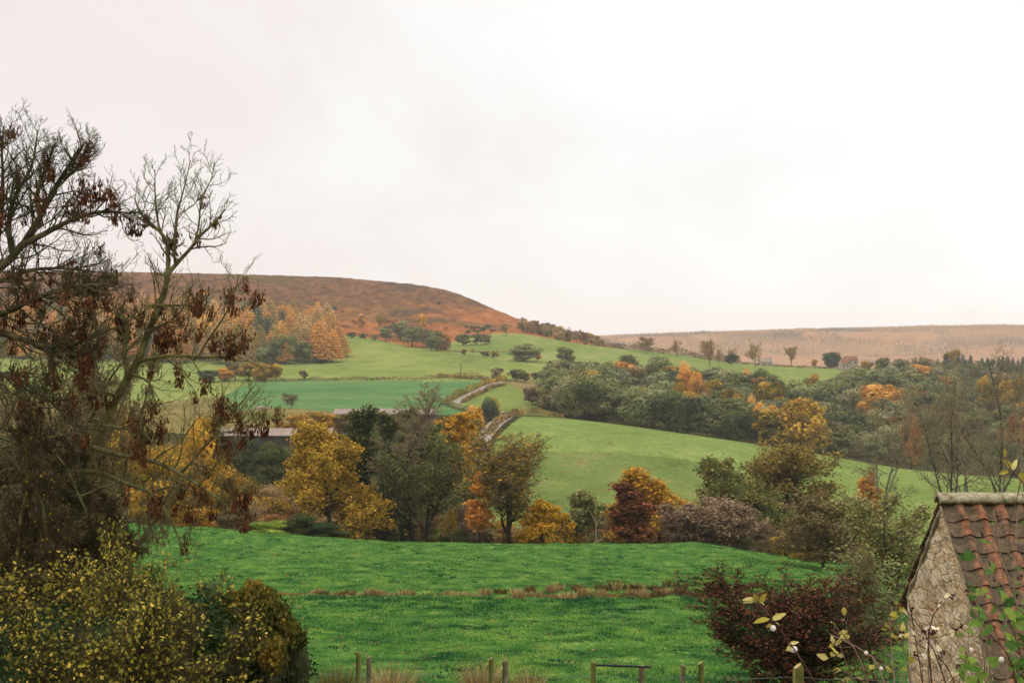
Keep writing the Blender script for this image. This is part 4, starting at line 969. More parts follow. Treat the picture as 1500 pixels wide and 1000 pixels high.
def tile_mat():
    m, nt, b = new_mat('clay_pantile')
    a = node(nt, 'ShaderNodeAttribute', attribute_name='v')       # 0 pan .. 1 roll, shifted tile by tile
    n1 = noise(nt, 9, 6, .75, objvec(nt)); n2 = noise(nt, 2.2, 4, .6, objvec(nt)); n3 = noise(nt, 60, 3, .7, objvec(nt))
    clay = ramp(nt, [(.3, s2l(104,68,48,.7)), (.5, s2l(146,96,68,.7)), (.7, s2l(178,132,98,.7))], n1)
    dirt = ramp(nt, [(.3, s2l(66,57,46,.75)), (.55, s2l(104,90,70,.75)), (.8, s2l(146,126,94,.75))], n1)
    f = math_(nt, 'ADD', math_(nt, 'ADD', a.outputs['Fac'], math_(nt, 'MULTIPLY', math_(nt, 'SUBTRACT', n1, .5), 1.5)), math_(nt, 'MULTIPLY', math_(nt, 'SUBTRACT', n2, .5), .9))
    col = mixc(nt, dirt, clay, maprange(nt, f, .38, .80))
    col = mixc(nt, col, s2l(160,150,116,.7), maprange(nt, math_(nt, 'ADD', n3, math_(nt, 'MULTIPLY', n2, .5)), .92, 1.0, 0, .6))
    nt.links.new(col, b.inputs['Base Color']); bump(nt, b, n1, .35, .02); b.inputs['Roughness'].default_value = .85
    return m
M['tile'] = tile_mat()
M['ridge'] = solid_mat('lichened_ridge_stone', s2l(112,104,62,.7), s2l(196,186,156,.75), 11., .9, .04)
X0, Y0, Z0 = 5.30, 17.5, (500 - 737) / F * 17.5
PIT = radians(42.2); LEN = 4.2; FRONT = 2.5; BACK = 1.55
gz = float(gw(X0 + 1, Y0)) - .3
sh = thing('stone_shed', 'small rubble stone shed with a red pantile roof at the lower right corner', 'shed', (X0, Y0, gz))
zr = Z0 - gz
zf = zr - FRONT * math.tan(PIT); zb = zr - BACK * math.tan(PIT)
b = MB(); PR = [(-FRONT, 0), (-FRONT, zf - .04), (0, zr - .05), (BACK, zb - .04), (BACK, 0)]
# gable wall as a finely divided, slightly uneven sheet with thickness, then the other walls
yy = np.linspace(-FRONT, BACK, 60); tt = np.linspace(0, 1, 70)
top = np.where(yy < 0, zr + yy * math.tan(PIT), zr - yy * math.tan(PIT)) - .05
GY = np.repeat(yy[:, None], 70, 1); GZ = top[:, None] * tt[None]
GXo = .035 * fbm(GY * 3.2, GZ * 4.2, 88, 4)
V = np.stack([GXo, GY, GZ], -1).reshape(-1, 3); i = np.arange(60 * 70).reshape(60, 70)
b.add(V, np.stack([i[:-1, :-1], i[:-1, 1:], i[1:, 1:], i[1:, :-1]], -1).reshape(-1, 4))
b.build('gable_wall', M['stone'], sh, True)
b = MB(); b.box((.03, -FRONT, 0), (LEN, -FRONT + .4, zf - .05)); b.box((.03, BACK - .4, 0), (LEN, BACK - .003, zb - .05))
V = [(LEN - .3, y, z) for y, z in PR] + [(LEN, y, z) for y, z in PR]
b.add(V, [(0,1,6,5),(1,2,7,6),(2,3,8,7),(3,4,9,8)]); b.add(V, [(0,1,2),(0,2,3),(0,3,4),(5,7,6),(5,8,7),(5,9,8)])
V = [(.06, y, z) for y, z in PR]; b.add(V, [(0,1,2),(0,2,3),(0,3,4)])
b.build('wall', M['stone'], sh)
def roof(side, run):
    """courses of S-profile pantiles down one slope"""
    r = R(60 + side); tw = .242; ex = .25; tlen = .32; nx = int(LEN / tw) + 1; n = 11
    rows_ = int(run / cos(PIT) / ex) + 1; bb = MB()
    u = np.linspace(0, 1, n); prof = .027 * np.cos(2 * pi * (u - .80)) + .004 * np.cos(4 * pi * (u - .80)); rollv = np.clip((prof + .03) / .06, 0, 1)
    for j in range(rows_):
        for c in range(nx):
            jx = r.normal() * .006; js = r.normal() * .006; tilt = r.normal() * .006
            x = -.035 + c * tw + u * (tw + .02) + jx
            s0 = j * ex + .02 + js; ss = np.array([s0, s0 + tlen * .5, s0 + tlen])
            tv = r.uniform(-.22, .22)
            Vt = []
            for lift in (0, -.016):
                for k, s in enumerate(ss):
                    h = prof + .03 + .016 * k + lift + tilt * (u - .5) * 2
                    y = (s * cos(PIT) + h * sin(PIT)) ; z = zr - s * sin(PIT) + h * cos(PIT) + .02
                    Vt.append(np.stack([x, np.full(n, -y if side < 0 else y), z], -1))
            Vt = np.concatenate(Vt); g = np.arange(6 * n).reshape(6, n)
            Fq = []
            for a_, b_ in ((0, 1), (1, 2), (4, 3), (5, 4), (2, 5), (3, 0)):
                Fq.append(np.stack([g[a_, :-1], g[b_, :-1], g[b_, 1:], g[a_, 1:]], -1))
            Fq = np.concatenate(Fq)
            ed = np.array([(g[0,0],g[3,0],g[4,0],g[1,0]),(g[1,0],g[4,0],g[5,0],g[2,0]),(g[0,-1],g[1,-1],g[4,-1],g[3,-1]),(g[1,-1],g[2,-1],g[5,-1],g[4,-1])])
            bb.add(Vt, np.concatenate([Fq, ed]), np.tile(np.clip(rollv * .75 + tv + .02, 0, 1), 6))
    return bb.build('roof_slope', M['tile'], sh, False)
roof(-1, FRONT + .1); roof(1, BACK + .12)
# ridge stones: rounded angle-stones butted end to end
xx = -.07; rr_ = R(8)
for k in range(4):
    L = 1.05 + rr_.uniform(-.08, .08); n = 9; a = np.linspace(-1, 1, n); prof = []
    for q in a: prof.append((q * .145, .085 * (1 - abs(q) ** 2.6) + .035))
    inner = [(q * .115, y - .045 if abs(q) < .9 else y - .05) for (q, y) in zip(a, [t_[1] for t_ in prof])]
    ns = 14; V = []
    for s in np.linspace(0, 1, ns):
        for (y, z) in prof + inner[::-1]:
            j = .006 * float(vnoise(np.array([s * 9 + k * 20.]), np.array([y * 22 + z * 13]), 4)); V.append((xx + s * L, y * (1 + j * 4), zr + z + j * 1.5 + .015))
    m2 = 2 * n; g = np.arange(ns * m2).reshape(ns, m2); gn = np.roll(g, -1, 1)
    Q = np.stack([g[:-1], gn[:-1], gn[1:], g[1:]], -1).reshape(-1, 4)
    bb = MB().add(V, Q)
    for e_ in (0, ns - 1): bb.add(np.array(V)[g[e_]], [(q, q + 1, m2 - 2 - q, m2 - 1 - q) for q in range(n - 1)])
    bb.build('ridge_stone', M['ridge'], sh, True); xx += L + .012
# lime fillet along the verge
bb = MB()
for s in (-1, 1):
    run = FRONT if s < 0 else BACK; q = np.linspace(0, run, 14); P = np.stack([np.full(14, .012), s * q, zr - q * math.tan(PIT) - .035], -1) + rr_.normal(size=(14, 3)) * .006
    V, Q = tubes(P[None], np.full((1, 14), .04), 7); bb.add(V, Q)
bb.build('verge_mortar', M['ridge'], sh, True)

# ------------------------------------------------------------------ fence
M['post_wood'] = solid_mat('weathered_post', s2l(104,92,66,.7), s2l(150,140,112,.7), 9., .5, .01)
M['post_moss'] = solid_mat('mossy_post', s2l(92,96,44,.7), s2l(138,134,76,.7), 7., .5, .01)
M['wire'] = solid_mat('fence_wire', s2l(110,112,110,.7), s2l(150,152,150,.7), 5., 0, rough=.5)
M['rail'] = solid_mat('black_rail', (.02,.022,.025), (.035,.036,.04), 5., 0, rough=.5)
M['post_cut'] = solid_mat('post_cut_top', s2l(170,150,86,.7), s2l(196,176,120,.7), 9., .3, .01)
PO = [(523.6,955,23,8,'post_moss','mossy fence post in front of the dark green rush clump'), (539.5,962,21.5,7.4,'post_wood','grey fence post between the dark green rushes and the tan rushes'), (718.5,964,23,7.5,'post_moss','mossy fence post at the right end of the tall tan rush clump'), (738,967,21.5,8,'post_wood','grey fence post just right of the mossy one by the tall tan rushes'),
      (869.6,969,23,7.5,'post_moss','mossy fence post carrying the left end of the black rail'), (939.5,975,22,8.8,'post_wood','grey fence post under the right end of the black rail'), (1000.5,974,22.5,7.6,'post_wood','grey fence post with a yellow top left of its taller neighbour'), (1026.5,970,22,8.6,'post_moss','tall yellow topped fence post nearest the red hawthorn'), (1170,975,19,16,'post_moss','thickest fence post, mossy, below the red hawthorn')]
rp = R(13)
for px, top, Y, w, mt, lab in PO:
    q = at(px, top, Y); gz_ = float(ground(px, Y)) - .4; H = q[2] - gz_; rad = w / 2 * Y / F
    e = thing('fence_post', lab, 'fence post', (q[0], q[1], gz_), 'posts of the pasture fence')
    V, Q = tubes(np.array([[[0,0,0],[0,0,H*.5],[rp.normal()*.015,0,H-.02],[rp.normal()*.012,0,H]]]), rad * np.array([[1.05,1.02,1.,.93]]), 12)
    bb = MB().add(V, Q); bb.build('shaft', M[mt], e, True)
    ring = V[-12:]; cap = np.concatenate([ring + np.array([0,0,.002]), ring.mean(0)[None] + np.array([0,0,.01])])
    MB().add(cap, [(k, (k + 1) % 12, 12) for k in range(12)]).build('top', M['post_cut'], e)
def wire_run(px0, px1, Y0_, Y1_, tops, label, mesh=False):
    e = thing('wire_fence', label, 'wire fence', tuple(at((px0 + px1) / 2, 1000, (Y0_ + Y1_) / 2)))
    o = np.array(e.location); n = 24; bb = MB(); t = np.linspace(0, 1, n); px = px0 + (px1 - px0) * t; Y = Y0_ + (Y1_ - Y0_) * t
    gz_ = ground(px, Y, False)
    for hgt in tops:
        z = gz_ + hgt - .03 * np.sin(t * pi * 3) ** 2
        P = np.stack([(px - 750) / F * Y, Y, z], -1)[None] - o
        V, Q = tubes(P, np.full((1, n), .0032), 4); bb.add(V, Q)
    bb.build('strand', M['wire'], e, True)
    if mesh:
        bb = MB(); k = int(abs(px1 - px0) / 13)
        for q in np.linspace(0, 1, k):
            x = px0 + (px1 - px0) * q; y = Y0_ + (Y1_ - Y0_) * q; g = float(ground(x, y, False))
            P = np.array([[((x - 750) / F * y, y, g), ((x - 750) / F * y, y, g + tops[0])]]) - o
            V, Q = tubes(P, np.full((1, 2), .0028), 3); bb.add(V, Q)
        bb.build('netting', M['wire'], e)
wire_run(330, 738, 22.4, 22.4, (1.02, .86, .72, .58), 'galvanised netting fence at the lower left, running behind the ivy bush', True)
wire_run(738, 1170, 22.2, 22., (1.0, .84), 'two strand wire fence along the bottom of the pasture')
wire_run(1170, 1420, 22., 21., (1.0, .86), 'wire strands between the thickest post and the shed')
e = thing('rail', 'black metal rail fixed across two fence posts', 'rail', tuple(at(914, 975, 21.85)))
P = np.array([[at(873, 973.5, 21.85), at(914, 974.8, 21.85), at(954, 976.5, 21.85)]]) - np.array(e.location)
V, Q = tubes(P, np.full((1, 3), .018), 8); bb = MB().add(V, Q)
for i0 in (0, 16): bb.add(V[i0:i0+8], [(0,1,2,3),(4,5,6,7),(0,3,4,7)])
bb.build('bar', M['rail'], e, True)

# ------------------------------------------------------------------ grass and rushes
def blades(P, h, w, rng, lean=.5):
    n = len(P); a = rng.uniform(0, 2 * pi, n); d = np.stack([np.cos(a), np.sin(a), np.zeros(n)], -1)
    s = np.stack([-np.sin(a), np.cos(a), np.zeros(n)], -1)
    h = np.asarray(h)[:, None]; w = np.asarray(w)[:, None]; ln = (rng.uniform(.1, 1, n) * lean)[:, None]
    m = P + d * h * ln * .35 + U * h * .6; t = P + d * h * ln + U * h * (1 - .3 * ln)
    V = np.stack([P - s * w, P + s * w, m + s * w * .7, m - s * w * .7, t], 1).reshape(-1, 3)
    b = np.arange(n)[:, None] * 5
    return V, b + np.array([0, 1, 2, 3]), b + np.array([3, 2, 4])
rg = R(21); n = 620000
q = rg.uniform(0, 1, n); Y = 24 * (142 / 24) ** q; px = rg.uniform(-40, 1540, n); X = (px - 750) / F * Y
cl = fbm(X / 1.1, Y / 1.9, 61, 3) + .6 * fbm(X / 5, Y / 9, 62, 2); k = cl > -.55 + rg.normal(size=n) * .3; k &= np.abs(Y - 80 - 2.2 * vnoise(X / 9, X * 0, 5)) > .7
X = X[k]; Y = Y[k]; cl = cl[k]; n = len(X)
P = np.stack([X, Y, gw(X, Y) - .01], -1); rank = ((Y > 69) & (Y < 77) & (fbm(X / 1.3, Y / 1.6, 66, 2) > .08))
hh = np.clip(.055 + .07 * cl, .035, .14) * rg.uniform(.6, 1.3, n) * np.clip(Y / 45, .8, 1.2) * np.where(rank, 2.0, 1)
# darker tussocks dotted over the sward
tn = 1700; tq = rg.uniform(0, 1, tn); tY = 26 * (140 / 26) ** tq; tX = (rg.uniform(-20, 1520, tn) - 750) / F * tY
tk = fbm(tX / 4, tY / 6, 91, 2) > -.05; tX = tX[tk]; tY = tY[tk]; tn = len(tX); ts = rg.uniform(.08, .3, tn)
bX = (tX[:, None] + rg.normal(size=(tn, 26)) * ts[:, None]).ravel(); bY = (tY[:, None] + rg.normal(size=(tn, 26)) * ts[:, None] * .8).ravel(); bh = (rg.uniform(.06, .16, tn)[:, None] * rg.uniform(.6, 1.2, (tn, 26))).ravel()
V2, Q2, T2 = blades(np.stack([bX, bY, gw(bX, bY) - .01], -1), bh, .006 + bY * .0003, rg, 1.)
V, Qd, Tr = blades(P, hh, .004 + Y * .00028, rg, .9); bb = MB(); v = np.clip(.45 + .8 * fbm(X / 1.2, Y / 2.2, 63, 3) + rg.normal(size=n) * .14 - .2 * rank, 0, 1)
bb.add(V, Qd, np.repeat(v, 5)); bb.Ft.append(Tr); bb.mt.append(np.zeros(len(Tr)))
b0_ = bb.n; bb.add(V2, Q2, np.repeat(np.clip(rg.normal(size=len(bX)) * .08 + .04, 0, 1), 5)); bb.Ft.append(T2 + b0_); bb.mt.append(np.zeros(len(T2)))
ln_ = 3200; lY = 26 * (140 / 26) ** rg.uniform(0, 1, ln_); lX = (rg.uniform(-20, 1520, ln_) - 750) / F * lY; 
LV, LQ = leaves(np.stack([lX, lY, gw(lX, lY) + .05], -1), .13, rg, .6, np.array([[0, 0, 1.]]), .5)
tag(MB().add(LV, LQ, np.repeat(rg.uniform(0, .8, ln_), 4)).build('leaf_litter', M['leaf_brown']), 'brown dead leaves and droppings dotted over the near pasture', 'leaf litter', kind='stuff')
tag(bb.build('grass', M['grass_blade']), 'green grass tufts growing over the near pasture', 'grass', kind='stuff')
def tuft(px, Y, h, w, mat, label, n=160, seed=0, group=None):
    r = R(seed); o = gpt(px, Y); a = r.uniform(0, 2 * pi, n); d = np.sqrt(r.uniform(0, 1, n)) * w * .32
    P = np.stack([np.cos(a) * d, np.sin(a) * d, np.full(n, -.05)], -1)
    out = np.stack([np.cos(a), np.sin(a)], -1) * (d / w)[:, None]
    V, Qd, Tr = blades(P, h * r.uniform(.55, 1.1, n), np.full(n, .004 + Y * .00022), r, .45)
    V = V.reshape(n, 5, 3); V[:, 2:4, :2] += out[:, None] * h * .35; V[:, 4, :2] += out * h * .8; V = V.reshape(-1, 3)
    bb = MB(); bb.add(V, Qd, np.repeat(np.clip(r.normal(size=n) * .25 + .5, 0, 1), 5)); bb.Ft.append(Tr); bb.mt.append(np.zeros(n))
    return tag(bb.build('rush_tuft', M[mat], None, False, tuple(o)), label, 'rushes', group)
for px, Y, h, w, mt, n, lab in [(492,24.5,1.05,.62,'rush_green',900,'dark green rush clump left of the first two fence posts'), (572,25,1.1,.62,'rush_tan',700,'tan rush clump right of the first two fence posts'), (706,25,1.15,.55,'rush_tan',650,'tallest tan rush clump, behind the second pair of posts'),
    (772,25.5,1.0,.42,'rush_tan',450,'small straw coloured rush clump right of the second pair of posts'), (655,25,.6,.4,'rush_green',160,'low weedy rush tuft left of the tallest tan clump'), (1058,26,.5,.5,'rush_tan',150,'low straw tuft under the red hawthorn')]:
    tuft(px, Y, h, w, mt, lab, n, int(px))
rq = R(22)
for k in range(105):
    px = 425 + 690 * rq.uniform(0, 1); side = px > 760
    Xd = (px - 750) / F * 80
    Y = 80 + 2.2 * float(vnoise(np.array([Xd / 9]), np.array([0.]), 5)) + rq.normal() * (1.8 if side else .7) + (1.5 if side else 0)
    tan = rq.uniform() < (.3 if side else .6); h = rq.uniform(.22, .6) * (1.2 if side else .9)
    tuft(px, Y, h, rq.uniform(.7, 1.5), 'rush_tan' if tan else 'rush_dark', ('pale straw' if tan else 'dark brown') + ' rush tuft in the overgrown ditch across the near pasture', 110, 1000 + k, ('straw' if tan else 'dark brown') + ' rushes in the ditch')
# ------------------------------------------------------------------ the ash with hanging seed bunches
def bunch(seed):
    r = R(seed); n = 95; t = r.uniform(0, 1, n) ** .8; h = .2
    P = np.stack([r.normal(size=n) * .036 * (1.25 - t * .6), r.normal(size=n) * .036 * (1.25 - t * .6), -t * h], -1)
    V, Q = leaves(P, .052, r, .34, axis=np.array([[0, 0, -1.]]), aj=.33)
    bb = MB().add(V, Q, np.repeat(np.clip(r.normal(size=n) * .28 + .42, 0, 1), 4))
    V, Q = tubes(np.array([[[0, 0, .03], [0, 0, -h * .5], [.005, 0, -h]]]), np.full((1, 3), .002), 3)
    return bb.add(V, Q, .3).mesh('seed_bunch', M['seed_key'])
BU = [bunch(500 + k) for k in range(6)]
def ash(name, label, base, L, seed, m2, m3, bark, twigm, nb, blim=None, up2=.5, l2=.55, extra=True, tw=.0028, box=None, bare=None):
    o = at(*base); r = R(seed); P, Rd = lines3(L, o, 11, seed, .06)
    e = thing(name, label, 'tree', tuple(o))
    V, Q = tubes(P, Rd, 8); MB().add(V, Q).build('trunk', M[bark], e, True)
    len0 = np.linalg.norm(np.diff(P, axis=1), axis=2).sum(1)
    bb = MB(); src = P[bare:] if bare else P; rs = Rd[bare:] if bare else Rd; ls_ = len0[bare:] if bare else len0
    a, d, L2, R2, _ = spawn(src, rs, np.clip(ls_, .5, 2.2), m2, .18, 1., 48, 16, l2, r, .5, ltaper=.45)
    b2, r2 = grow(a, d, L2, np.clip(R2, tw * 1.6, .012), 8, .16, up2, r, .35)
    a, d, L3, R3, _ = spawn(b2, r2, L2, m3, .15, 1., 44, 14, .52, r, .6)
    b3, r3 = grow(a, d, L3, np.clip(R3, tw * 1.1, .006), 6, .17, up2 * .9, r, .5)
    V, Q = tubes(b2, r2, 4); bb.add(V, Q); V, Q = tubes(b3, r3, 3); bb.add(V, Q)
    if extra:
        a, d, L4, R4, _ = spawn(b3, r3, L3, 3, .15, 1., 42, 14, .6, r, .7)
        b4, r4 = grow(a, d, L4, np.full(len(a), tw), 4, .16, up2 * .8, r, .6); V, Q = tubes(b4, r4, 3); bb.add(V, Q)
    bb.build('twigs', M[twigm], e, True)
    c = np.concatenate([b2.reshape(-1, 3)[r.permutation(b2.shape[0] * 9)[:nb * 4]], b3.reshape(-1, 3)[r.permutation(b3.shape[0] * 7)[:nb * 4]]])
    c = c[r.permutation(len(c))]; k = 0; taken = []
    for q in c:
        w = q + o; px = 750 + w[0] / w[1] * F; py = 500 - w[2] / w[1] * F
        if not (-40 < px < 420) or (blim and not blim(px, py)): continue
        if taken and min(np.linalg.norm(np.array(taken) - q, axis=1)) < .10: continue
        s = link('seed_bunch', BU[k % 6], e, tuple(q)); s.rotation_euler = (r.normal() * .15, r.normal() * .15, r.uniform(0, 6.28)); f = r.uniform(.65, 1.3); s.scale = (f * r.uniform(.8, 1.2), f, f)
        taken.append(q); k += 1
        if k >= nb: break
    return e
B = [([(60,1010),(80,860),(108,740),(128,672),(146,634),(157,612),(168,588),(179,565),(192,545),(202,528)],17.3,17,18,11),
     ([(202,528),(212,503),(221,478),(230,452),(241,428),(247,405),(246,380),(246,355)],17,16.9,11,5.5),
     ([(246,362),(240,345),(230,335),(214,322),(203,308),(197,290)],16.9,17.2,6,2.2), ([(241,350),(233,335),(229,310),(227,285),(227,248)],16.9,16.8,4,1.2),
     ([(247,400),(262,382),(280,364),(292,345),(308,333),(320,320),(329,307)],16.9,16.5,7,2.2), ([(257,388),(254,368),(258,340),(256,318),(262,305),(274,258),(279,235)],16.9,16.7,4.5,1.3), ([(285,355),(292,330),(293,300),(305,270),(318,250)],16.7,16.3,3.5,1),
     ([(188,552),(182,525),(182,500),(190,478),(184,462),(165,452),(130,448)],17,16.6,8,2.5), ([(216,486),(206,470),(190,462),(182,470)],17,17.3,5,2.), ([(213,487),(228,480),(248,470),(268,478)],17,16.7,5,2),
     ([(224,447),(250,447),(277,447),(291,436),(300,425)],17,16.5,4,1.5), ([(203,530),(222,523),(243,521),(283,521),(310,524),(330,525),(350,518),(362,508)],17,16.1,6.5,2), ([(275,521),(285,533),(302,500),(318,480),(333,458),(345,425),(350,402)],16.6,16.,3.5,1.2),
     ([(192,548),(215,555),(226,570),(224,600),(226,625)],17,16.6,4.5,1.5), ([(172,582),(155,572),(140,580),(120,575)],17,16.5,4,1.5), ([(150,622),(170,626),(195,628),(215,636),(222,648)],17,16.4,5,2),
     ([(120,690),(150,690),(183,708),(223,719),(248,752),(259,784),(277,820)],17.1,16.2,7,2), ([(223,719),(250,712),(280,718),(300,730)],16.7,16.3,4,1.2), ([(135,655),(180,668),(222,672),(265,693),(291,711),(312,724),(335,742),(351,756)],17,15.8,8,2.5), ([(312,724),(330,728),(352,745),(364,722)],16,15.7,3,1.2),
     ([(265,693),(285,672),(296,657),(312,636),(333,631),(352,634)],16.6,15.8,4.5,1.5), ([(296,657),(310,645),(324,619),(345,600),(372,566)],16.2,15.7,3.6,1.), ([(324,620),(345,617),(365,625),(384,622)],16,15.7,2.2,1.), ([(291,711),(310,690),(332,660),(343,700)],16.2,15.8,2.6,1.)]
ash('ash_tree', 'leaning bare ash with mossy trunk hung with brown seed bunches at the left', (60,1010,17.3), B, 31, 11, 7, 'bark_moss', 'bark_moss', 100, lambda x, y: y < 790 and not (x > 335 and y < 380) and (y > 400 or (int(x * 7 + y * 3) % 3 == 0)), bare=1, l2=.5, up2=.75, tw=.0024)
A = [([(-190,1000),(-160,760),(-120,560),(-80,450)],17.8,17.8,54,38), ([(-85,470),(-40,420),(10,388),(45,345),(70,295),(88,262),(108,232),(122,212)],17.8,17.2,17,4.5), ([(35,358),(70,340),(102,322),(130,314),(152,308),(182,313),(206,311)],17.4,16.8,10,2), ([(92,262),(110,250),(122,228),(132,205)],17.3,17.,5,1.),
     ([(20,380),(10,330),(25,275),(45,255),(52,220),(55,190)],17.6,17.8,10,1.8), ([(-10,395),(0,330),(5,260),(2,220),(5,185)],17.7,17.4,10,1.8), ([(60,315),(52,290),(62,260),(80,215),(78,212)],17.4,17.,9,2),
     ([(-60,480),(0,462),(60,432),(98,420),(130,416),(168,418)],17.7,16.6,12,2.5), ([(60,432),(90,440),(130,420),(160,395)],17.2,16.8,7,1.5), ([(-60,500),(0,482),(50,505),(100,512),(140,488),(176,478)],17.7,16.5,13,3), ([(50,505),(80,520),(120,520),(150,505)],17.2,16.6,7,1.6),
     ([(-70,520),(-10,545),(40,560),(90,600),(120,640)],17.7,16.6,12,2.5), ([(-70,600),(-10,640),(30,690),(60,720),(85,760)],17.8,16.6,14,2.5), ([(-20,420),(40,395),(90,392),(140,398)],17.7,17.2,8,2)]
ash('ash_tree', 'large dark ash rising past the left edge, its limbs spreading over the leaning ash', (-190,1000,17.8), A, 32, 30, 9, 'bark_mossdark', 'bark_mossdark', 95, lambda x, y: x < 215 and y < 640 and (y > 380 or int(x * 7 + y * 3) % 2 == 0), bare=1, l2=.4, up2=.55, tw=.0024)

# ------------------------------------------------------------------ near bushes at the left
def bush(name, label, cat, px, Y, top, wpx, leaf, seed, nleaf, ls, m=(26,9,7,2), form='dome', bark='bark_mossdark', twigm=None, base=None, **k):
    return tree(name, label, cat, px, Y, top, wpx, leaf, bark, twigm, seed, None, base, split=1, leafname='foliage', m=m, form=form, nleaf=nleaf, ls=ls, **k)
for px, Y, top, w, sd, lab in [(50,19.5,430,330,50,'tall brown tangle of bare twigs filling the space under the dark ash limbs'), (150,19.8,455,250,49,'finer brown tangle of bare twigs behind the leaning ash trunk'), (60,20,545,240,51,'tangled grey brown leafless thicket at the left edge under the dark ash'), (118,16.3,600,210,52,'tangled leafless thicket in front of the leaning ash trunk'), (10,16.5,560,240,53,'darkest leafless thicket low at the left edge')]:
    bush('thicket', lab, 'thicket', px, Y, top, w, 'leaf_goldolive', sd, 2200, .03, m=(34,8,6,3), twigm='twig' if sd in (49, 50) else 'twig_dark', bark='bark_moss', tr=.012, ang=(88,40), t0=.05, twig=.0046, wob=.3, forks=6, up=(.15,.0,-.1), ljit=.02)
for px, Y, top, w, sd, n, lab in [(60,14.5,812,250,54,6800,'yellow leaved shrub at the lower left corner'), (205,14,762,210,55,6000,'tall arching yellow leaved shrub in front of the near pasture'), (150,12.5,850,300,56,6200,'low yellow green shrub nearest the camera at the left'), (320,13.2,858,230,58,3800,'sparse yellow leaved shrub growing through the ivy bush')]:
    bush('shrub', lab, 'bush', px, Y, top, w, 'leaf_yellow', sd, n, .043, m=(20,8,6,2), twigm='twig_dark', tr=.008, ang=(70,20), t0=.05, twig=.003, wob=.16, forks=5, up=(.15,.05,.0), ljit=.03, l1=1.1, form='round')
bush('briar', 'sparse rose briar with orange tinted leaves arching over the ivy bush', 'briar', 330, 15, 800, 190, 'leaf_rust', 57, 420, .035, m=(9,6,5,0), twigm='bark_mossdark', tr=.006, ang=(75,25), t0=.1, twig=.0026, wob=.16, forks=4, up=(-.1,-.1,0.), form='vase')
# an ivy-grown bush: leaves over a mound of stems
def mound(name, label, cat, parts, leafm, ls, n, seed, twig=True, drop=0.):
    r = R(seed); c0 = at(parts[0][0], 1000, parts[0][3]); g = gpt(parts[0][0], parts[0][3]); e = thing(name, label, cat, tuple(g)); bb = MB(); tot = sum(a[2] for a in parts)
    stems = []
    for px, py, rad, Y in parts:
        c = at(px, py, Y); R0 = rad / F * Y; k = int(n * rad / tot); d = norm(r.normal(size=(k, 3)) + np.array([0, -.35, .35]))
        lump = 1 + .55 * fbm(d[:, 0] * 3 + px, d[:, 2] * 3 + d[:, 1] * 2, seed, 3)
        P = c + d * R0 * (lump * r.uniform(.4, 1.12, k) ** .6)[:, None]
        V, Q = leaves(P - g, ls, r, .7, d if not drop else None, .9, axis=np.array([[0, 0, -1.]]) if drop else None, aj=.7)
        bb.add(V, Q, np.repeat(np.clip(.45 + .8 * fbm(P[:, 0] / .3, P[:, 2] / .25, seed, 2) + r.normal(size=k) * .15, 0, 1), 4))
        m = 26; d2 = norm(r.normal(size=(m, 3)) + np.array([0, -.3, .6])); s0 = np.repeat((np.array([c[0], c[1], g[2]]))[None], m, 0) + r.normal(size=(m, 3)) * .12
        tip = c + d2 * R0 * r.uniform(.8, 1.25, (m, 1)); t = np.linspace(0, 1, 8)[None, :, None]
        mid = (s0 + tip) / 2 + np.array([0, 0, .25]) * R0; stems.append((s0[:, None] * (1 - t) ** 2 + mid[:, None] * 2 * t * (1 - t) + tip[:, None] * t * t + r.normal(size=(m, 8, 3)) * .012) - g)
    bb.build('foliage', M[leafm], e)
    S = np.concatenate(stems); V, Q = tubes(S, np.repeat(np.linspace(.008, .0025, 8)[None], len(S), 0), 4); MB().add(V, Q).build('stems', M['bark_mossdark'], e, True)
    return e
mound('ivy_bush', 'dark ivy covered bush at the bottom left with dead stems over it', 'ivy bush', [(300,950,80,14),(230,945,72,14),(365,975,70,14.3),(420,990,44,14.5),(160,985,80,13.5),(60,990,95,13.5)], 'leaf_ivy', .05, 20000, 61)
mound('shrub', 'golden olive shrub with drooping leaves right of the ivy bush', 'bush', [(384,908,42,14.2),(414,926,28,14.4),(354,895,28,14.2),(398,956,24,13.9),(372,870,18,14.2),(336,910,24,14.),(434,938,14,14.2)], 'leaf_goldgreen', .044, 17000, 62, drop=1.)
# dry stems at the foot of the ivy bush
r = R(64); g = gpt(400, 14); n = 150; a = r.uniform(0, 2 * pi, n); s0 = np.stack([r.uniform(-.5, .55, n), r.uniform(-.4, .3, n), np.zeros(n)], -1)
pp, rd = grow(s0, np.stack([np.cos(a) * .6, np.sin(a) * .6 - .2, np.ones(n)], -1), r.uniform(.7, 1.25, n), np.full(n, .003), 8, .13, -.9, r, .4)
o = thing('dead_grass', 'pale arching dead grass stems at the foot of the ivy bush', 'dead grass', tuple(g)); V, Q = tubes(pp, rd, 3); MB().add(V, Q).build('stalks', M['twig_tan'], o, True)

# ------------------------------------------------------------------ red hawthorn by the fence
bush('hawthorn', 'dark red hawthorn bush spreading behind the fence left of the shed', 'bush', 1152, 27.5, 824, 252, 'leaf_red', 71, 14000, .045, m=(34,10,8,2), twigm='bark_dark', bark='bark_dark', tr=.014, ang=(86,34), t0=.06, twig=.0045, wob=.17, forks=4, up=(.12,.02,.05), ljit=.03, form='round', l1=1.05)
bush('bare_shrub', 'grey twiggy shrub with few leaves between the red hawthorn and the shed', 'shrub', 1290, 30, 790, 120, 'leaf_sage', 72, 1500, .06, m=(18,8,6,2), twigm='twig', bark='bark', tr=.01, ang=(72,20), t0=.05, twig=.005, wob=.18, forks=3, up=(.1,0,-.1))

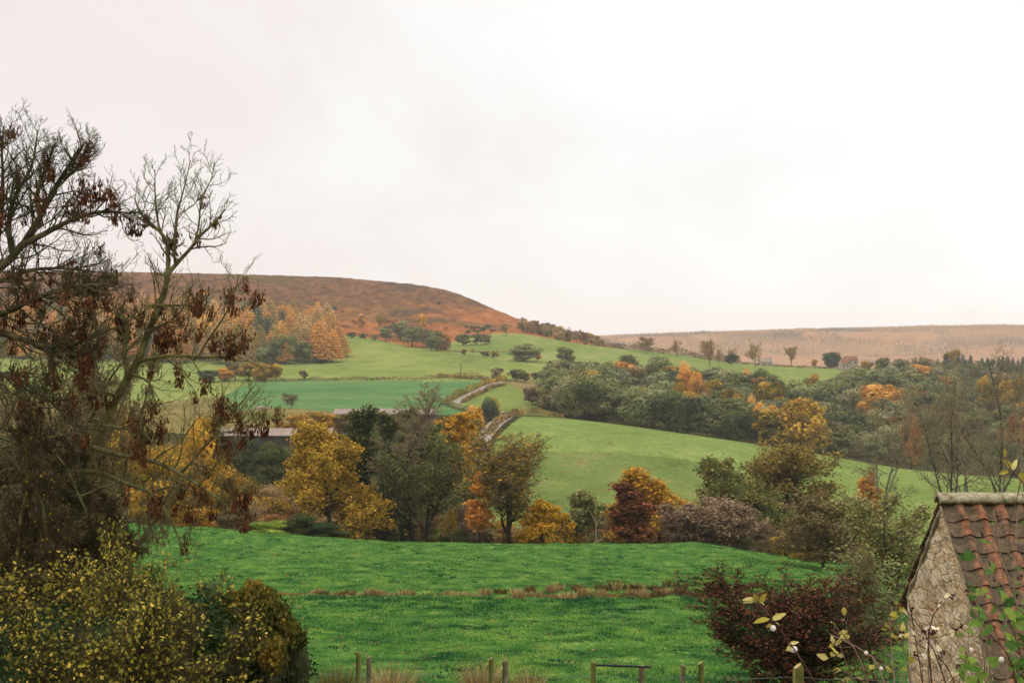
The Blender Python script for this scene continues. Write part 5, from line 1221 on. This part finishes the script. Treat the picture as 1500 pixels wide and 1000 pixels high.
# ------------------------------------------------------------------ snowberry stems right in front
M['stem_red'] = solid_mat('snowberry_stem', s2l(70,46,38,.6), s2l(128,96,80,.6), 30., .2, .002)
M['stem_tan'] = solid_mat('dry_stem', s2l(120,96,78,.6), s2l(176,150,126,.6), 30., .2, .002)
M['berry'] = solid_mat('white_berry', s2l(216,204,184,.8), s2l(238,232,220,.8), 40., .1, .002, .5)
M['seedhead'] = solid_mat('dry_seed_head', s2l(50,32,26,.6), s2l(104,66,48,.6), 60., .4, .003)
lm('leaf_snow', (112,104,34), (150,136,56), (186,172,112), trans=.3); lm('leaf_green', (44,72,34), (78,108,46), (128,146,62), trans=.35); lm('leaf_cream', (176,160,120), (206,192,150), (224,214,188), trans=.35)
def bigleaf(bb, P, ax, nr, L, W, v, r, curl=.25):
    """one oval leaf with a midrib fold and a curl, 7 points long"""
    ax = norm(ax); sd = norm(np.cross(nr, ax)); nr = np.cross(ax, sd); n = 7; t = np.linspace(0, 1, n)
    wd = W * np.sin(pi * t ** .8) ** .8 * .5; z = curl * L * (t - t * t * 1.6)
    mid = P + ax * (t * L)[:, None] + nr * z[:, None]; up_ = .25 * wd[:, None] * nr
    jl = 1 + r.normal(size=n) * .1
    V = np.concatenate([mid, mid + sd * (wd * jl)[:, None] + up_, mid - sd * (wd * jl)[:, None] + up_]); i = np.arange(n - 1)
    bb.add(V, np.concatenate([np.stack([i, i + 1, n + i + 1, n + i], -1), np.stack([i + 1, i, 2 * n + i, 2 * n + i + 1], -1)]), np.clip(v + np.concatenate([np.zeros(n), r.normal(size=2 * n) * .15]), 0, 1))
def ball(bb, P, rad, r, sx=1.):
    u = np.linspace(0, pi, 7); w = np.linspace(0, 2 * pi, 9)[:-1]; V = np.stack([np.outer(np.sin(u), np.cos(w)), np.outer(np.sin(u), np.sin(w)), np.outer(np.cos(u) * sx, np.ones(8))], -1).reshape(-1, 3)
    i = np.arange(56).reshape(7, 8); j = np.roll(i, -1, 1); bb.add(np.asarray(P) + V * rad, np.stack([i[:-1], i[1:], j[1:], j[:-1]], -1).reshape(-1, 4))
def snow(label, stems, Y, leafm, seed, nl, lsz, twigs=3, berries=(), heads=0, stem='stem_red', explicit=(), tl=.22, group=None):
    r = R(seed); b0 = gpt(stems[0][0][0][0], Y); e = thing('snowberry_shrub', label, 'shrub', tuple(b0), group)
    L = []
    for pts, w in stems:
        x, y = pts[0]; L.append((pts, Y + r.uniform(-.15, .15), Y + r.uniform(-.25, .25), w, w * .45))
    P, Rd = lines3(L, b0, 11, seed, .008); bb = MB(); V, Q = tubes(P, Rd, 6); bb.add(V, Q); src = P
    if twigs:
        a, d, L2, R2, _ = spawn(P, Rd, np.full(len(P), tl), twigs, .35, 1., 40, 14, 1., r, .55, ltaper=.3); b2, r2 = grow(a, d, L2, np.clip(R2, .0012, .0022), 6, .16, .25, r, .5); V, Q = tubes(b2, r2, 4); bb.add(V, Q)
        a, d, L3, R3, _ = spawn(b2, r2, L2, 2, .3, 1., 42, 14, .55, r, .7); b3, r3 = grow(a, d, L3, np.full(len(a), .0011), 4, .16, .2, r, .6); V, Q = tubes(b3, r3, 3); bb.add(V, Q)
        tips = np.concatenate([b2[:, -1], b3[:, -1]]); nodes = np.concatenate([along(b2, 3, r, .3), b3[:, -1], b3[:, 2]])
    else: tips = P[:, -1]; nodes = P[:, 5:].reshape(-1, 3)
    bb.build('stems', M[stem], e, True)
    def leafpart(q, ax, nr, L, W, v, curl):
        bb = MB(); bigleaf(bb, np.zeros(3), ax, nr, L, W, v, r, curl); bb.build('leaf', M[leafm], e, True, tuple(q))
    if nl:
        for q in nodes[r.permutation(len(nodes))[:nl]]:
            ax = norm(r.normal(size=3) + np.array([0, 0, .1])); leafpart(q, ax, norm(r.normal(size=3) * .6 + np.array([0, -.5, .7])), lsz * r.uniform(.6, 1.2), lsz * r.uniform(.4, .62), r.uniform(.1, .95), r.uniform(-.3, .5))
    for x0, y0, x1, y1, w, v in explicit:
        p0 = at(x0, y0, Y) - b0; p1 = at(x1, y1, Y) - b0; leafpart(p0, p1 - p0, norm(np.array([.1, -.7, .6]) + r.normal(size=3) * .25), np.linalg.norm(p1 - p0), w / F * Y, v, .15)
    for px, py, rad in berries:
        bb = MB(); ball(bb, (0, 0, 0), rad * .72 / F * Y, r, 1.08); bb.build('berry', M['berry'], e, True, tuple(at(px, py, Y) - b0 + np.array([0, -.006, 0])))
    if heads:
        for q in tips[r.permutation(len(tips))[:heads]]:
            bb = MB()
            for k in range(5): ball(bb, r.normal(size=3) * .004, r.uniform(.002, .0045), r)
            bb.build('seed_head', M['seedhead'], e, True, tuple(q))
    return e
snow('single snowberry stem with yellow leaves and white berries leaning left over the fence', [([(1262,1130),(1225,1060),(1196,1000),(1160,945),(1138,915),(1122,893),(1107,878)],4.2),([(1128,902),(1118,893),(1108,882),(1092,880)],1.8)], 4.6, 'leaf_snow', 81, 0, .03, 0, [(1132,919,6),(1163,950,6.5),(1162,1004,5)],
     explicit=[(1128,906,1103,911,9,.35),(1130,908,1152,897,9,.75),(1113,884,1122,868,8,.2),(1110,882,1104,869,9,.2),(1113,880,1120,886,7,.95),(1155,944,1171,939,7,.95),(1152,947,1163,955,8,.95),(1131,914,1122,918,6,.45),(1136,911,1143,916,6,.4),(1160,953,1150,951,6,.6),(1106,878,1088,882,7,.8),(1104,876,1087,878,6,.9)])
snow('bare snowberry stems with few pale yellow leaves in front of the shed gable', [([(1290,1120),(1275,1010),(1255,950),(1222,915)],3.4),([(1310,1120),(1300,1010),(1282,960),(1215,928)],3.),([(1330,1120),(1310,1000),(1304,930),(1306,888)],3.),([(1350,1120),(1335,1000),(1322,940),(1310,905)],3.2),([(1265,1120),(1258,1020),(1240,970),(1230,945)],2.6)], 4.6, 'leaf_snow', 82, 46, .036, 4, [(1268,955,4),(1290,978,4)], 12, 'stem_tan', tl=.11)
snow('brown leafless snowberry stems crossing the gable wall of the shed', [([(1375,1120),(1365,1000),(1358,930),(1362,905),(1380,880)],3.6),([(1395,1120),(1390,1010),(1362,935),(1325,890)],3.),([(1420,1120),(1400,1000),(1380,960),(1335,940)],3.),([(1365,1120),(1352,1000),(1340,930),(1332,880)],2.6)], 4.3, 'leaf_cream', 83, 22, .03, 4, [(1422,951,5)], 14, 'stem_red', tl=.11)
snow('tall snowberry stems with seed heads against the pantile roof', [([(1480,1120),(1475,960),(1472,860),(1462,780),(1455,745)],3.8),([(1510,1120),(1500,950),(1485,850),(1440,775),(1425,760)],3.2),([(1530,1120),(1515,940),(1490,840),(1486,790),(1492,740)],3.),([(1470,1120),(1450,980),(1440,900),(1420,850),(1405,815)],3.2),([(1540,1100),(1520,900),(1500,830),(1470,800)],2.8),([(1450,1120),(1442,960),(1430,880),(1452,800),(1470,760)],2.6),([(1500,1120),(1478,930),(1448,850),(1432,812)],2.4),([(1430,1120),(1424,990),(1415,920),(1440,870)],2.4)], 4.2, 'leaf_green', 84, 36, .034, 4, [], 14, 'stem_tan', tl=.11,
     explicit=[(1412,820,1424,806,16,.4),(1412,822,1404,812,12,.3),(1424,870,1449,862,12,.95),(1440,840,1452,833,10,.4)])
snow('snowberry twig with green yellow leaves reaching in above the shed ridge', [([(1570,780),(1530,735),(1500,708),(1484,692),(1472,672)],3.2),([(1495,705),(1490,730),(1480,760),(1478,800)],1.6)], 4.2, 'leaf_snow', 85, 0, .03, 0, [], 0, explicit=[(1482,688,1470,672,13,.15),(1482,689,1490,672,8,.95),(1478,690,1463,694,6,.4),(1500,706,1494,692,20,.1),(1472,670,1472,655,5,.3)])
snow('dense green leaved snowberry bush at the bottom right corner', [([(1500,1120),(1490,1000),(1475,950),(1450,930)],3.4),([(1520,1120),(1505,990),(1490,940),(1480,915)],3.2),([(1480,1120),(1465,1010),(1440,980),(1425,962)],3.2),([(1545,1120),(1520,980),(1500,930),(1510,900)],3.),([(1500,1120),(1480,1040),(1450,1010),(1420,990)],3.)], 3.9, 'leaf_green', 86, 98, .046, 6, [(1466,965,6),(1438,989,5)], 4, 'stem_red', tl=.12, explicit=[(1462,975,1445,962,18,.6)])
# ------------------------------------------------------------------ air, sky, sun, camera
def haze():
    m = bpy.data.materials.new('air'); m.use_nodes = True; nt = m.node_tree; nt.nodes.clear()
    o = nt.nodes.new('ShaderNodeOutputMaterial'); v = nt.nodes.new('ShaderNodeVolumePrincipled')
    v.inputs['Density'].default_value = HAZE; v.inputs['Color'].default_value = (.95, .92, .885, 1)
    nt.links.new(v.outputs[0], o.inputs['Volume'])
    bb = MB().box((-9400, -60, -75), (9400, 6500, 112)); tag(bb.build('haze', m), kind='stuff')
HAZE = .000105
haze()
SUN_EL, SUN_AZ = 46, -70        # degrees up, degrees to the right of the view
w = bpy.data.worlds.new('World'); scene.world = w; w.use_nodes = True; nt = w.node_tree; nt.nodes.clear()
out = nt.nodes.new('ShaderNodeOutputWorld')
sky = nt.nodes.new('ShaderNodeTexSky'); sky.sky_type = 'NISHITA'; sky.sun_disc = False; sky.sun_elevation = radians(SUN_EL); sky.sun_rotation = radians(SUN_AZ)
b1 = nt.nodes.new('ShaderNodeBackground'); b1.inputs['Strength'].default_value = .05; nt.links.new(sky.outputs[0], b1.inputs['Color'])
tc = nt.nodes.new('ShaderNodeTexCoord'); sx = nt.nodes.new('ShaderNodeSeparateXYZ'); nt.links.new(tc.outputs['Generated'], sx.inputs[0])
mp = nt.nodes.new('ShaderNodeMapping'); mp.inputs['Scale'].default_value = (1, 1, 1.5); nt.links.new(tc.outputs['Generated'], mp.inputs['Vector'])
n1 = noise(nt, 4.2, 6, .55, mp.outputs['Vector'], .4); n2 = noise(nt, 1.6, 3, .5, mp.outputs['Vector'])
cl = math_(nt, 'ADD', math_(nt, 'MULTIPLY', n1, .6), math_(nt, 'MULTIPLY', n2, .4))
# brighter to the right of the view, duller and pinker to the left
cl2 = math_(nt, 'ADD', cl, math_(nt, 'MULTIPLY', sx.outputs['X'], .42))
col = ramp(nt, [(.28, (.925,.835,.815)), (.42, (.97,.905,.885)), (.50, (1.01,.985,.965)), (.58, (1.06,1.05,1.04)), (.72, (1.15,1.15,1.14))], cl2)
gr = maprange(nt, sx.outputs['Z'], .25, .85, 1.0, ZEN) if False else maprange(nt, sx.outputs['Z'], .25, .85, 1.0, 2.3)
b2 = nt.nodes.new('ShaderNodeBackground'); nt.links.new(col, b2.inputs['Color']); nt.links.new(gr, b2.inputs['Strength'])
mx = nt.nodes.new('ShaderNodeMixShader'); mx.inputs['Fac'].default_value = .94
nt.links.new(b1.outputs[0], mx.inputs[1]); nt.links.new(b2.outputs[0], mx.inputs[2]); nt.links.new(mx.outputs[0], out.inputs['Surface'])
sd = bpy.data.lights.new('sun', 'SUN'); sd.energy = .8; sd.angle = radians(18); sd.color = (1, .95, .88)
so = bpy.data.objects.new('sun', sd); C.objects.link(so)
so.rotation_euler = (radians(90 - SUN_EL), 0, radians(180 - SUN_AZ)); so.location = (200, 300, 400)
cd = bpy.data.cameras.new('camera'); cd.lens = 50; cd.sensor_width = 36; cd.clip_end = 30000; cd.clip_start = .1
co = bpy.data.objects.new('camera', cd); C.objects.link(co); co.location = (0, 0, 0); co.rotation_euler = (radians(90), 0, 0)
cd.dof.use_dof = True; cd.dof.focus_distance = 8; cd.dof.aperture_fstop = 16
scene.camera = co
vs = scene.view_settings; vs.view_transform = 'Standard'; vs.look = 'None'; vs.exposure = 0; vs.gamma = 1
scene.render.filter_size = 1.5
scene.cycles.use_denoising = True; scene.cycles.max_bounces = 6; scene.cycles.diffuse_bounces = 3; scene.cycles.transmission_bounces = 3; scene.cycles.volume_bounces = 1
scene.cycles.use_adaptive_sampling = True; scene.cycles.adaptive_threshold = .02
